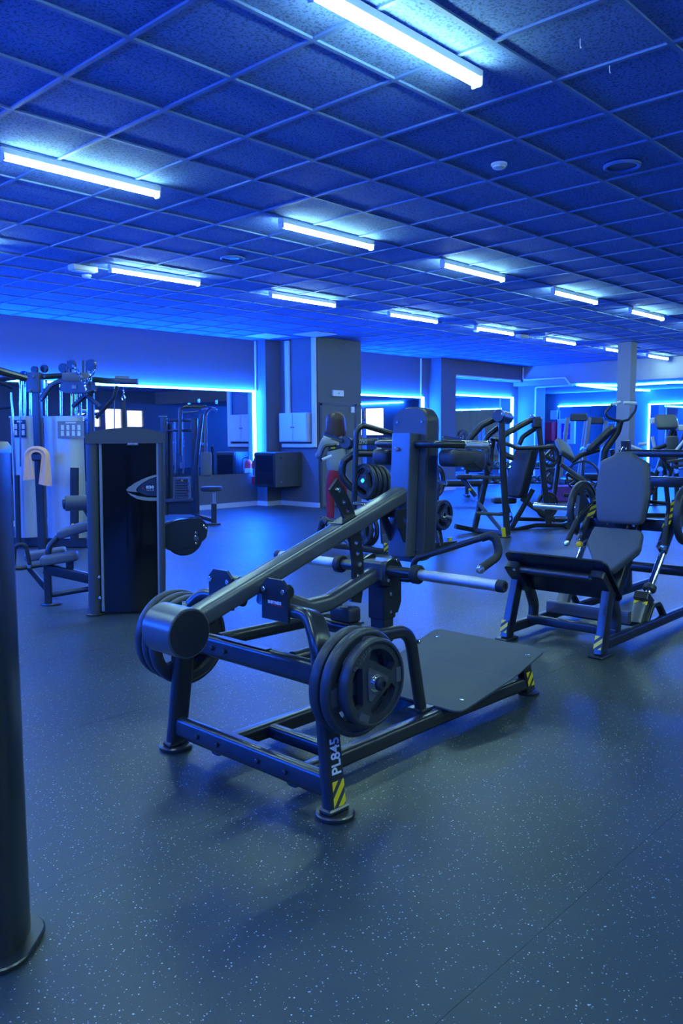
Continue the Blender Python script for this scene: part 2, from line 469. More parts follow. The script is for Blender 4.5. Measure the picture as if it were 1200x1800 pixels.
for k, (a, b, c, d) in enumerate(WR):
    o = struct('window_%d' % (k + 3), MB().box(((a+b)/2, Y0-.05, (c+d)/2), (b-a, .01, d-c)), MATS['window_glass_0'])
    f_ = MB()
    for p, q in (((a, (c+d)/2), (.04, d-c)), ((b, (c+d)/2), (.04, d-c)), (((a+b)/2, c), (b-a, .04)), (((a+b)/2, d), (b-a, .04))):
        f_.box((p[0], Y0-.03, p[1]), (q[0], .06, q[1]))
    obj('window_frame', f_.mesh('window_frame', 0), FR, o)
# lower ceiling and bulkhead at the far end
slab('ceiling_lower', (XB + .12, Y0, ZL + .004), (X1, YB, ZL + .1), WALLB)
slab('wall_bulkhead', (XB, Y0, ZL), (XB + .12, 12.3, CEIL), WALLB)
slab('trim_beam', (16.95, 12.0, 2.80), (XB, 12.3, CEIL), WALL)
# baseboards
def bboard(name, pts):
    mb = MB()
    for (a, b) in zip(pts, pts[1:]):
        d = V3((b[0]-a[0], b[1]-a[1], 0)); L = d.length; n = V3((d.y, -d.x, 0)).normalized()
        c = V3(((a[0]+b[0])/2, (a[1]+b[1])/2, .045)) + n * .008
        mb.box(c, (L + .016, .016, .09), Matrix.Rotation(math.atan2(d.y, d.x), 3, 'Z'))
    return struct(name, mb, TRIMW)
bboard('baseboard_left', [(X0, Y1), (10.75, Y1), (10.75, 12.05), (11.12, 12.05), (11.12, 11.0), (11.22, 11.0)])
bboard('baseboard_back', [(12.35, 12.3), (16.33, 12.3), (16.33, 11.95), (16.95, 11.95), (16.95, 12.3), (20.45, 12.3), (20.45, 11.75), (21.0, 11.75)])
# column
slab('wall_column', (16.28, 7.2, 0), (16.56, 7.48, CEIL), WALLB)

# ------------------------------------------------------------------ tiled ceiling
GX, GY, TS = 2.256, 3.4366, 0.6
ce = struct('ceiling', MB().box(((X0+XB)/2, (Y0+Y1+.3)/2, CEIL + .12), (XB-X0+.3, Y1-Y0+.6, .04)), WALLB)
ix0, ix1 = math.floor((X0-GX)/TS), math.ceil((XB-GX)/TS)
iy0, iy1 = math.floor((Y0-GY)/TS), math.ceil((Y1-GY)/TS)
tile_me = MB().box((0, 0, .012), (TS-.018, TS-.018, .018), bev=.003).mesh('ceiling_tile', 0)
cells = []
for i in range(ix0, ix1):
    for j in range(iy0, iy1):
        c = V3((GX+(i+.5)*TS, GY+(j+.5)*TS, CEIL)); rel = c - V3((0, 0, EYE)); d = rel.dot(fw)
        vis = d > .3 and abs(rel.dot(rt)/d) < .46 and rel.dot(up)/d < .68
        cells.append((0 if vis else 1, d if d > 0 else 99 - d, i, j, c))
cells.sort(key=lambda t: (t[0], t[1]))
white_cells = set()
rest = MB()
for k, (_, _, i, j, c) in enumerate(cells):
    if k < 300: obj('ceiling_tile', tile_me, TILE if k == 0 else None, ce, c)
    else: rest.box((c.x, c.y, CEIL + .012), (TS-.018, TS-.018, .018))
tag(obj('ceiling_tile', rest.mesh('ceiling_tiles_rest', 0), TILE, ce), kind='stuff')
# T-bar runners
rx = MB().box((0, 0, 0), (XB-X0, .024, .012)).mesh('grid_runner', 0)
ry = MB().box((0, 0, 0), (.024, Y1-Y0, .0116)).mesh('grid_runner', 0)
for n_, j in enumerate(range(iy0, iy1 + 1)):
    y = GY + j*TS
    if Y0 < y < Y1: obj('grid_runner', rx, TBAR, ce, ((X0+XB)/2, y, CEIL - .003))
for i in range(ix0, ix1 + 1):
    x = GX + i*TS
    if X0 < x < XB: obj('grid_runner', ry, TBAR, ce, (x, (Y0+Y1)/2, CEIL - .003))

# ------------------------------------------------------------------ tube lights
tube_me = {}
def tube_light(x, y, label):
    T = Thing('ceiling_light', label, 'ceiling light', (x, y, CEIL - .009), 0, 'white tube lights under the blue ceiling')
    if not tube_me:
        hs = MB().box((0, 0, -.022), (1.20, .056, .044), bev=.004)
        di = MB().sweep([(-.575, 0, -.056), (.575, 0, -.056)], rrect(.060, .036, .017))
        cap = MB().box((0, 0, -.058), (.018, .066, .054), bev=.006)
        tube_me['h'] = hs.mesh('housing', 0); tube_me['d'] = di.mesh('diffuser'); tube_me['c'] = cap.mesh('end_cap', 0)
    obj('housing', tube_me['h'], WHITE, T.e); obj('diffuser', tube_me['d'], TUBM, T.e)
    for s_ in (-1, 1): obj('end_cap', tube_me['c'], WHITE, T.e, (s_*.585, 0, 0))
RX = [2.60+.47, 5.48, 7.79, 10.14, 12.42, 14.74, 17.25, 19.45]
rows = {2.46: 'near the camera', 5.26: 'in the middle row', 7.95: 'in the far row'}
lab = {(0, 2.46): 'large glowing tube light at the top edge, nearest the camera',
 (0, 5.26): 'long bright tube light at upper left above the white smoke detector',
 (1, 5.26): 'bright tube light in the centre of the ceiling above the weight lever machine',
 (2, 5.26): 'bright tube light right of centre, second in the middle row',
 (3, 5.26): 'tube light at right, third in the middle row above the leg press',
 (4, 5.26): 'small tube light near the right edge, fourth in the middle row',
 (1, 7.95): 'tube light beside the white emergency unit and detector at left',
 (2, 7.95): 'tube light above the service wall with the two pale ceiling panels',
 (3, 7.95): 'tube light above the second mirror, third in the far row',
 (4, 7.95): 'tube light flanked by a small detector and a white unit',
 (5, 7.95): 'small tube light left of the column, second before it',
 (6, 7.95): 'small tube light just left of the grey column top',
 (7, 7.95): 'tiny tube light right of the column against the pale bulkhead'}
for (i, y), l in lab.items(): tube_light(RX[i] if not (i == 0 and y > 3) else 3.07, y, l)
# rows that go on beyond the frame; those behind the camera added for frontal light
for n_, (x, y) in enumerate([(.70, 2.46), (.70, 5.26), (.70, 7.95), (3.07, 7.95), (14.74, 5.26), (17.25, 5.26),
                             (.70, -.26), (3.07, -.26), (5.48, -.26), (7.79, -.26), (.70, -2.98), (3.07, -2.98), (5.48, -2.98), (7.79, -2.98)]):
    tube_light(x, y, ['tube light left of the near row, outside the picture', 'tube light left of the middle row, outside the picture', 'tube light left of the far row, outside the picture', 'tube light at the left edge in the far row, mostly cropped', 'tube light of the middle row past the right picture edge', 'last tube light of the middle row past the right picture edge', 'first added fill tube of the row behind the camera', 'second added fill tube of the row behind the camera', 'third added fill tube of the row behind the camera', 'fourth added fill tube of the row behind the camera', 'first added fill tube of the second row behind the camera', 'second added fill tube of the second row behind the camera', 'third added fill tube of the second row behind the camera', 'fourth added fill tube of the second row behind the camera'][n_])

# ceiling fittings
def detector(x, y, label, r=.055, name='smoke_detector'):
    T = Thing(name, label, 'smoke detector', (x, y, CEIL - .009))
    T.part('base', MB().lathe([(r, 0), (r, -.012), (r*.92, -.018)], (0, 0, 0), (0, 0, 1), 24), WHITE)
    T.part('head', MB().lathe([(r*.8, -.018), (r*.8, -.028), (r*.6, -.034), (0.001, -.035)], (0, 0, 0), (0, 0, 1), 24), WHITE)
detector(4.97, 3.16, 'round white smoke detector on the dark ceiling at upper right')
detector(5.02, 8.65, 'small white detector under the white emergency unit at left')
detector(12.45, 8.35, 'small white detector at the left end of a far tube light')
detector(18.6, 8.3, 'tiny white detector beside the last tube light right of the column')
def emergency(x, y, label):
    T = Thing('emergency_light', label, 'emergency light', (x, y, CEIL - .009))
    T.part('body', MB().box((0, 0, -.03), (.30, .12, .06), bev=.01), WHITE)
    T.part('lens', MB().box((0, 0, -.064), (.24, .08, .012), bev=.004), GBOX)
emergency(4.73, 8.22, 'white rectangular emergency unit on the ceiling at left')
emergency(13.62, 8.12, 'small white emergency unit right of a far tube light')
def speaker(x, y, r, label):
    T = Thing('ceiling_speaker', label, 'ceiling speaker', (x, y, CEIL - .009))
    T.part('rim', MB().lathe([(r*.80, 0), (r, 0), (r, -.01), (r*.92, -.018), (r*.80, -.014), (r*.80, 0)], (0, 0, 0), (0, 0, 1), 32), TBAR)
    T.part('grille', MB().lathe([(r*.80, -.004), (r*.4, -.007), (.001, -.008)], (0, 0, 0), (0, 0, 1), 32), DGREY)
speaker(5.59, 2.57, .125, 'round ceiling speaker with dark grille at upper right')
speaker(5.61, 6.77, .13, 'round ceiling speaker left of centre between the tube lights')
speaker(9.70, 6.72, .13, 'round ceiling speaker in the distance right of the centre')
for x, y, l in ((10.34, 11.52, 'pale lit ceiling panel left of the service wall'), (10.79, 10.72, 'pale ceiling panel directly before the grey service wall')):
    single('ceiling_panel', MB().box((x, y, CEIL - .012), (.58, .58, .012), bev=.002), WHITE, l, 'ceiling panel', (x, y, CEIL - .01), smooth=0)
for x, y, l in ((3.72, 1.93, 'tiny white hook hanging from the ceiling at the top right'), (4.07, 1.95, 'tiny white hook hanging below the other hook at right')):
    single('ceiling_hook', MB().tube([(x, y, CEIL), (x, y, CEIL-.03), (x+.006, y, CEIL-.045), (x+.012, y, CEIL-.035)], .0022, .004, 6), WHITE, l, 'hook', (x, y, CEIL))

# ------------------------------------------------------------------ mirrors and LED strips
def mirror(name, axis, pos, u0, u1, z0, z1, label, leds, panes=3):
    """wall mirror of glass panes; leds: list of 'top','left','right' strips as own things"""
    sgn = -1
    P = lambda u, d, z: V3((u, pos + sgn*d, z)) if axis == 'y' else V3((pos + sgn*d, u, z))
    loc = P((u0+u1)/2, 0, z0)
    T = Thing(name, label, 'mirror', loc, world=True)
    sz = lambda a, d, z: (a, d, z) if axis == 'y' else (d, a, z)
    w = (u1-u0)/panes
    T.part('backing', MB().box(P((u0+u1)/2, .004, (z0+z1)/2), sz(u1-u0, .008, z1-z0)), DGREY, smooth=0)
    for k in range(panes):
        T.part('pane', MB().box(P(u0+(k+.5)*w, .011, (z0+z1)/2), sz(w-.004, .006, z1-z0-.004)), MIRR, smooth=0)
    for side, l in leds.items():
        if side == 'top': c, s3 = P((u0+u1)/2, .035, z1+.02), sz(u1-u0+.08, .045, .035)
        else: c, s3 = P(u0-.02 if side == 'left' else u1+.02, .035, (z0+z1)/2), sz(.035, .045, z1-z0)
        TT = Thing('led_strip', l, 'light strip', c, group='blue LED strips along the mirrors', world=True)
        base = P(0, .006, 0) - P(0, 0, 0)
        cc = c - (P(0, .035, 0) - P(0, 0, 0)) + (P(0, .009, 0) - P(0, 0, 0))
        def dm(s_, d): return (s_[0], d, s_[2]) if axis == 'y' else (d, s_[1], s_[2])
        TT.part('channel', MB().box(cc, dm([q*1.02 for q in s3], .018), bev=0), WHITE, smooth=0)
        TT.part('diffuser', MB().box(c, s3, bev=.01), LEDM)
mirror('wall_mirror', 'y', Y1, -2.4, 10.66, .65, 2.22, 'long blue-lit wall mirror behind the cable machines at left',
       {'top': 'long blue-white LED strip above the left wall mirror', 'right': 'vertical LED strip at the right end of the left wall mirror'}, 9)
mirror('wall_mirror', 'y', 12.3, 12.45, 16.02, .3, 2.25, 'wall mirror right of the door behind the pad tower',
       {'top': 'LED strip above the mirror right of the door', 'right': 'vertical LED strip right of the mirror beside the pad tower'}, 3)
mirror('wall_mirror', 'y', 12.3, 17.1, 20.1, .3, 2.36, 'wall mirror with a bright right edge behind the press machines',
       {'top': 'LED strip above the mirror behind the press machines', 'right': 'vertical LED strip at the right edge of the mirror behind the presses'}, 3)
mirror('wall_mirror', 'x', X1, 11.25, 13.45, .3, 2.26, 'far mirror left of the grey column reflecting gym machines',
       {'top': 'LED strip above the far mirror left of the column'}, 2)
mirror('wall_mirror', 'x', X1, 6.6, 10.4, .3, 2.24, 'far mirror at the right edge, right of the column',
       {'top': 'LED strip above the far mirror at the right edge', 'right': 'vertical LED strip framing the far mirror right of the column'}, 3)
# zig-zag LED line under the lower ceiling
for pts, l in (([(20.45, 10.5), (23.6, 10.8), (24.9, 10.4)], 'zigzag LED line under the far low ceiling, lower branch'),
               ([(20.5, 10.42), (21.7, 9.87), (21.4, 8.3), (22.4, 7.4)], 'zigzag LED line under the far low ceiling, upper branch')):
    single('led_strip', MB().bar([(x, y, ZL-.03) for x, y in pts], .05, .04, .012), LEDM, l, 'light strip', (pts[0][0], pts[0][1], ZL-.03), 'blue LED strips along the mirrors')
# unseen blue fill strips added behind the camera, plus the mirrored far-wall strip
for c, s3, lm_, l in (((X0+.04, 8.2, 2.22), (.045, 8.0, .035), LEDM, 'added blue fill strip on the left part of the wall behind the camera'), ((X0+.04, -.3, 2.22), (.045, 8.0, .035), LEDB, 'dimmer added blue fill strip on the right part of the wall behind the camera'),
                      ((X1-.04, 0, 2.62), (.045, 9.0, .035), LEDM, 'blue LED strip above the far windows, seen only in mirrors')):
    single('led_strip', MB().box(c, s3, bev=.01), lm_, l, 'light strip', c, 'blue LED strips along the mirrors')

# conduits, trunking, wall fittings
def trunk(name, pts, r, label, cat='conduit', m=WHITE, fil=.05):
    return single(name, MB().tube(pts, r, fil, 10), m, label, cat, pts[0])
single('cable_trunking', MB().box((10.72, 12.30, 2.73), (.035, .04, .96), bev=.004), TRIMW, 'thin white vertical trunking above the left mirror end', 'trunking', (10.72, 12.30, 2.25), smooth=0)
single('cable_trunking', MB().box((11.09, 11.79, 2.50), (.045, .12, 1.40), bev=.005), TRIMW, 'white vertical trunking from the ceiling to the grey meter box', 'trunking', (11.09, 11.79, 1.8), smooth=0)
single('cable_trunking', MB().box((11.085, 11.06, 2.18), (.05, .10, 2.06), bev=.005).box((11.085, 11.53, 1.18), (.05, .84, .07), bev=.005), TRIMW,
       'white trunking down the corner and under the grey meter box', 'trunking', (11.085, 11.06, 1.15), smooth=0)
T = Thing('meter_box', 'light grey two-door meter box mounted above the black cabinet', 'meter box', (11.09, 11.55, 1.24), world=True)
T.part('body', MB().box((11.05, 11.55, 1.53), (.12, .78, .56), bev=.006), GBOX, smooth=0)
for s_ in (-1, 1):
    d = T.part('door', MB().box((10.985, 11.55 + s_*.192, 1.53), (.014, .372, .53), bev=.004), GBOX, smooth=0)
    T.part('latch', MB().cyl((10.978, 11.55 + s_*.03, 1.53), (10.965, 11.55 + s_*.03, 1.53), .014, 10), DGREY, d)
T = Thing('rack_cabinet', 'black wall-hung rack cabinet with glass door under the meter box', 'cabinet', (10.75, 11.72, .40), world=True)
T.part('body', MB().box((10.76, 11.73, .73), (.68, .60, .66), bev=.008), DGREY, smooth=0)
d = T.part('door', MB().box((10.41, 11.73, .73), (.02, .57, .63), bev=.004), FR, smooth=0)
T.part('glass', MB().box((10.398, 11.73, .73), (.006, .48, .54)), GLASS, d, smooth=0)
for z in (.95, .5): T.part('latch', MB().cyl((10.55, 11.43, z), (10.55, 11.42, z), .018, 10), CHR)
# fire extinguisher
T = Thing('fire_extinguisher', 'red fire extinguisher hanging beside the black rack cabinet', 'fire extinguisher', (10.6, 12.2, .42), world=True)
T.part('cylinder', MB().lathe([(.03, .42), (.075, .43), (.08, .46), (.08, .82), (.06, .88), (.03, .91)], (10.6, 12.21, 0), (0, 0, 1), 18), RED)
T.part('label', MB().lathe([(.0812, .58), (.0812, .74)], (10.6, 12.21, 0), (0, 0, 1), 18), WHITE)
T.part('valve', MB().cyl((10.6, 12.21, .91), (10.6, 12.21, .97), .02, 10).bar([(10.6, 12.21, .97), (10.55, 12.17, 1.0)], .02, .012, .003), FR)
T.part('hose', MB().tube([(10.6, 12.19, .95), (10.5, 12.14, .93), (10.49, 12.15, .6)], .011, .06, 8), GRIP)
# door, exit sign
T = Thing('door_1', None, None, (11.66, 11.0, 0), world=True); tag(T.e, kind='structure')
T.part('leaf', MB().box((11.66, 10.985, .975), (.92, .03, 1.93), bev=.003), WALL, smooth=0)
T.part('door_frame', MB().box((11.17, 10.985, .99), (.05, .04, 1.98)).box((12.15, 10.985, .99), (.05, .04, 1.98)).box((11.66, 10.985, 1.965), (1.03, .04, .05)), DGREY, smooth=0)
T.part('handle', MB().tube([(11.27, 10.97, 1.0), (11.27, 10.92, 1.0), (11.38, 10.92, 1.0)], .01, .015, 8), CHR)
T.part('closer', MB().box((12.05, 10.955, 1.87), (.1, .03, .12), bev=.01), WHITE)
T = Thing('exit_sign', 'small white illuminated emergency sign above the door', 'sign', (11.65, 11.0, 2.13), world=True)
T.part('body', MB().box((11.65, 10.975, 2.18), (.30, .05, .12), bev=.008), WHITE)
T.part('pictogram', MB().prism([(-.03, -.005), (0, -.005), (0, -.02), (.03, 0), (0, .02), (0, .005), (-.03, .005)], .002, (11.65, 10.949, 2.18), (1, 0, 0), (0, 0, 1)), MATS.get('green') or mat('green', (.05, .5, .25), .5))
# conduits on the back wall and at the bulkhead
trunk('conduit', [(15.95, 12.27, 2.3), (15.95, 12.27, CEIL-.02)], .018, 'thin white vertical conduit above the middle mirror')
trunk('conduit', [(16.96, 11.97, 2.83), (20.0, 11.97, 2.83)], .025, 'long white horizontal conduit under the back beam')
trunk('conduit', [(20.12, 11.95, 3.2), (20.12, 11.95, 2.86), (20.15, 10.7, 2.86), (20.15, 10.55, 2.66), (20.4, 10.52, 2.665)], .022, 'white conduit bending down from the ceiling to the LED line')
trunk('conduit', [(20.41, 11.72, .2), (20.41, 11.72, 2.66), (20.41, 10.62, 2.66)], .022, 'white conduit running up the dark column to the LED line')
T = Thing('fire_cabinet', 'red fire hose box beside the framed poster on the far wall', 'fire box', (24.7, 13.72, 1.2), world=True)
T.part('body', MB().box((24.85, 13.72, 1.45), (.3, .36, .62), bev=.01), RED, smooth=0)
T.part('door', MB().box((24.69, 13.72, 1.45), (.02, .32, .56), bev=.004), RED, smooth=0)
T = Thing('poster', 'white framed poster with a purple panel beside the red box', 'poster', (24.99, 13.2, 1.05), world=True)
T.part('board', MB().box((24.965, 13.18, 1.45), (.06, .62, .82), bev=.004), WHITE, smooth=0)
T.part('print', MB().box((24.932, 13.18, 1.45), (.006, .32, .52)), PURP, smooth=0)
T.part('figure', MB().lathe([(.001, 0), (.09, .0), (.09, .003), (.001, .003)], (24.928, 13.18, 1.38), (-1, 0, 0), 16).lathe([(.001, 0), (.06, .0), (.06, .003), (.001, .003)], (24.928, 13.18, 1.53), (-1, 0, 0), 16), WHITE)
single('wall_notice', MB().box((24.9, 13.6, 2.0), (.02, .25, .3)), WHITE, 'small white notice with red arrow above the red box', 'notice', (24.9, 13.6, 1.85), smooth=0)

# ------------------------------------------------------------------ weight plates
plate_cache = {}
def plate_meshes(R, th):
    """tri-grip rubber plate, axis along local y, outer face toward -y"""
    key = (round(R, 3), th)
    if key in plate_cache: return plate_cache[key]
    n = 48
    outer = [(R*.93*math.cos(2*PI*k/n), R*.93*math.sin(2*PI*k/n)) for k in range(n)]
    holes = [[(.026*math.cos(2*PI*k/16), .026*math.sin(2*PI*k/16)) for k in range(16)]]
    for h in range(3):                      # three grip slots between a round rim and a triangular web
        a0 = math.radians(90 + 120*h + 60)
        hw = math.radians(38); pts = []
        ro = R*.76
        for k in range(9): 
            a = a0 - hw + 2*hw*k/8; pts.append((ro*math.cos(a), ro*math.sin(a)))
        # inner chord (flat side of the triangle)
        dn = (math.cos(a0), math.sin(a0)); tn = (-dn[1], dn[0]); ri = R*.41
        for t in (R*.42, R*.14, -R*.14, -R*.42):
            pts.append((dn[0]*ri + tn[0]*t, dn[1]*ri + tn[1]*t))
        holes.append(pts)
    web = MB().prism(outer, th*.62, (0, 0, 0), (1, 0, 0), (0, 0, 1), holes)
    rim = MB().lathe([(R*.90, -th*.5+.002), (R*.92, -th*.5), (R*.97, -th*.46), (R, -th*.28), (R, th*.28), (R*.97, th*.46), (R*.92, th*.5), (R*.90, th*.5-.002), (R*.90, -th*.5+.002)], (0, 0, 0), (0, 1, 0), 48)
    tri = fillet([V3((R*.50*math.cos(math.radians(90+120*k)), R*.50*math.sin(math.radians(90+120*k)), 0)) for k in range(3)], R*.08, 5, True)
    tr = MB().prism([(p.x, p.y) for p in tri], .006, (0, -th*.31-.002, 0), (1, 0, 0), (0, 0, 1), [[(.03*math.cos(2*PI*k/16), .03*math.sin(2*PI*k/16)) for k in range(16)]])
    hub = MB().lathe([(.0255, -th*.36), (.032, -th*.36), (.032, -th*.44), (.0255, -th*.44), (.0255, -th*.36)], (0, 0, 0), (0, 1, 0), 24)
    tb = []
    for k in range(3):
        a = math.radians(90 + 120*k + (4 if k == 0 else 0)); c = V3((R*.80*math.cos(a), -th*.32, R*.80*math.sin(a)))
        e = V3((-math.sin(a), 0, math.cos(a))); r_ = V3((math.cos(a), 0, math.sin(a)))
        w = R*.17 if k else R*.34
        tb.append(MB().prism([(-w, -R*.085), (w, -R*.085), (w, R*.085), (-w, R*.085)], .006, c, -e, r_).mesh('label_panel', 0))
    out = [('web', web.mesh('web', 30), RUB), ('rim', rim.mesh('rim', 50), RUB), ('centre_panel', tr.mesh('centre_panel', 30), PANEL), ('hub_ring', hub.mesh('hub_ring', 40), CHR)] + [('label_panel', m, PANEL) for m in tb]
    plate_cache[key] = out
    return out
def plate(loc, R, th, rz, label, spin=0.0, tilt=0.0, group='rubber weight plates', text=False):
    e = tag(obj('weight_plate', None, None, None, loc), label, 'weight plate', group)
    e.empty_display_size = .1
    e.rotation_mode = 'XYZ'
    e.matrix_world = Matrix.Translation(loc) @ Matrix.Rotation(rz, 4, 'Z') @ Matrix.Rotation(tilt, 4, 'X') @ Matrix.Rotation(spin, 4, 'Y')
    for nm, me, m in plate_meshes(R, th):
        o = bpy.data.objects.new(nm, me); COL.objects.link(o); o.parent = e
        if not me.materials: me.materials.append(m)
        if text and nm == 'hub_ring': pass
    if text:
        a = math.radians(94); c = V3((R*.80*math.cos(a), -th*.32-.0035, R*.80*math.sin(a)))
        t = text_mb('MASTER', R*.17, c, (math.sin(a), 0, -math.cos(a)), (math.cos(a), 0, math.sin(a)), .002)
        o = obj('raised_lettering', t.mesh('raised_lettering', 0), RUB, e)
    return e

# ------------------------------------------------------------------ hero: plate-loaded lever squat machine
YC = 2.47
T = Thing('lever_squat_machine', 'large black plate-loaded lever squat machine PL845 in the foreground', 'gym machine', (2.9, YC, 0), world=True)
def sy(p, s_): return (p[0], YC + s_*p[1], p[2])       # mirror about the centre plane; p[1] is the offset
for s_ in (-1, 1):
    T.part('foot', MB().lathe([(.071, 0), (.073, .004), (.073, .016), (.068, .021), (.001, .022)], sy((2.075, .487, 0), s_), (0, 0, 1), 32), FR)
    u = T.part('upright', MB().bar([sy(p, s_) for p in ((2.075, .485, .018), (2.095, .405, .62), (2.135, .325, .705), (2.15, .12, .705))], .05, .095, .02, [0, .12, .09, 0], upv=(1, 0, 0), seg=7), FR)
    T.part('weld_collar', MB().box(sy((2.075, .484, .03), s_), (.105, .06, .02), bev=.006), FR, u)
    # pivot plate bolted on the crossing tube
    pl = [(-.078, -.075), (.078, -.075), (.078, .055), (.045, .085), (-.045, .085), (-.078, .055)]
    pv = T.part('pivot_plate', MB().prism([(a*.95, b) for a, b in pl], .012, sy((2.092, .165, .748), s_), (0, 1, 0), (0, 0, 1)), FR)
    for a in (-.055, .055):
        T.part('bolt', MB().cyl((2.086, YC+s_*.165+a, .79), (2.074, YC+s_*.165+a, .79), .011, 8, .002), CHR, pv)
    # bearing
    T.part('bearing', MB().cyl((2.14, YC+s_*.09, .775), (2.14, YC+s_*.19, .775), .032, 20, .006).cyl((2.14, YC+s_*.04, .775), (2.14, YC+s_*.12, .775), .024, 16), FR)
    # plate horn on the outside of the upright
    T.part('plate_horn', MB().cyl(sy((2.13, .40, .50), s_), sy((2.155, .632, .505), s_), .0245, 20, .003), CHR)
    T.part('horn_tip', MB().lathe([(.0246, 0), (.0246, .012), (.018, .02), (.012, .021), (.012, .012), (.006, .012), (.004, .018), (.0005, .018)], sy((2.155, .630, .505), s_), (0, s_, 0.03), 20), GRIP)
    T.part('horn_collar', MB().cyl(sy((2.14, .445, .505), s_), sy((2.14, .463, .505), s_), .04, 20, .004), FR)
    # side rail bending down to the base
    T.part('side_rail', MB().bar([sy(p, s_) for p in ((2.12, .225, .525), (2.62, .21, .52), (2.875, .195, .50), (2.99, .175, .095))], .05, .06, .024, [0, .1, .12, 0], seg=8), FR)
    T.part('rail_flange', MB().box(sy((2.99, .175, .104), s_), (.10, .085, .012), bev=.003), FR)
    T.part('bolt', MB().cyl(sy((2.915, .20, .44), s_), sy((2.915, .228, .44), s_), .010, 8, .002), CHR)
    T.part('base_rail', MB().bar([sy((2.10, .235, .062), s_), sy((3.02, .235, .062), s_), sy((3.78, .26, .062), s_)], .065, .07, .018), FR)
    # platform foot with sticker
    T.part('platform_leg', MB().bar([sy((3.80, .27, .015), s_), sy((3.74, .27, .19), s_)], .05, .075, .008, upv=(1, 0, 0)), FR)
    T.part('platform_foot', MB().lathe([(.058, 0), (.06, .004), (.06, .012), (.001, .014)], sy((3.80, .27, 0), s_), (0, 0, 1), 24), FR)
stripes(T, (3.775, YC-.2975, .09), (1, 0, 0.0), (-.32, 0, 1), .058, .085, None, .9)
# upper and lower cross beams
T.part('cross_beam', MB().bar([(2.095, YC-.415, .505), (2.095, YC+.415, .505)], .055, .095, .024), FR)
T.part('cross_beam', MB().bar([(2.075, YC-.47, .108), (2.075, YC+.47, .108)], .055, .095, .024), FR)
for y in (.29, .155, -.095, -.255): T.part('bolt', MB().cyl((2.048, YC+y, .108), (2.036, YC+y, .108), .010, 8, .003), FR)
for y in (.20, .12): T.part('bolt', MB().cyl((2.068, YC+y, .505), (2.056, YC+y, .505), .010, 8, .003), FR)
for z in (.155, .5545): T.part('splice_plate', MB().box((2.085, YC+.02, z), (.03, .30, .004), bev=.001), FR)
T.part('cross_tube', MB().bar([(2.40, YC-.225, .06), (2.40, YC+.225, .06)], .055, .06, .016), FR)
T.part('cross_tube', MB().bar([(2.66, YC-.20, .515), (2.66, YC+.20, .515)], .06, .055, .02), FR)
# rubber bumper
bp_ = T.part('bumper_plate', MB().box((2.66, YC, .545), (.085, .16, .008), bev=.003), FR)
b = MB(); b.pad(rrect(.075, .13, .012, 3), .065, (2.66, YC, .582), (1, 0, 0), (0, 1, 0), .012)
T.part('bumper', b, RUB)
for y in (-.03, .03): T.part('bolt', MB().cyl((2.66, YC+y, .612), (2.66, YC+y, .617), .010, 8), GRIP, bp_)
# main beam with drum counterweight
B0, B1 = V3((1.80, YC, .688)), V3((3.07, YC, 1.100)); bd = (B1-B0).normalized(); bu = V3((-bd.z, 0, bd.x))
T.part('lever_beam', MB().bar([B0, B1], .092, .072, .018, upv=bu), BEAM, label='satin gunmetal oval beam')
for s_ in (-1, 1): T.part('beam_groove', MB().bar([B0 + bd*.06 + bu*.0352 + V3((0, s_*.026, 0)), B1 - bd*.005 + bu*.0352 + V3((0, s_*.026, 0))], .004, .003, .001, upv=bu), FR)
T.part('counterweight_drum', MB().lathe([(.001, -.085), (.088, -.085), (.092, -.081), (.092, .081), (.088, .085), (.001, .085)], (1.742, YC-.005, .672), (0, 1, 0), 48), BEAM)
T.part('drum_cap', MB().lathe([(.084, 0), (.084, .003), (.001, .0035)], (1.742, YC-.09, .672), (0, -1, 0), 40), FR)
T.part('grease_nipple', MB().cyl((1.80, YC+.02, .735), (1.803, YC+.02, .765), .009, 10, .002), CHR)
# gusset and pad carrier
T.part('gusset', MB().prism([(0, 0), (.115, .0), (.115, -.19), (.075, -.17), (.0, -.05)], .012, (2.96, YC-.045, 1.03), (1, 0, 0), (0, 0, 1), [[(.05, -.045), (.09, -.045), (.09, -.115)]]), FR)
T.part('gusset', MB().prism([(0, 0), (.115, .0), (.115, -.19), (.075, -.17), (.0, -.05)], .012, (2.96, YC+.045, 1.03), (1, 0, 0), (0, 0, 1), [[(.05, -.045), (.09, -.045), (.09, -.115)]]), FR)
T.part('pad_carrier', MB().bar([(3.062, YC, .80), (3.095, YC, 1.385)], .115, .075, .008, upv=(1, 0, 0)), BEAM)
T.part('bolt', MB().cyl((3.046, YC+.015, 1.31), (3.038, YC+.015, 1.31), .011, 8, .002), CHR)
bh = [V3(p) for p in ((-.108, -.37, 0), (.108, -.37, 0), (.100, .37, 0), (-.100, .37, 0))]
ro = [(p.x, p.y) for p in fillet(bh, .07, 6, True)]
T.part('pad_board', MB().prism(ro, .014, (3.124, YC+.008, 1.135), (0, 1, 0), (.056, 0, 1)), DGREY)
T.part('back_pad', MB().pad([(a*1.02, c*1.01) for a, c in ro], .095, (3.178, YC+.008, 1.137), (0, 1, 0), (.056, 0, 1), .025, 4), VIN)
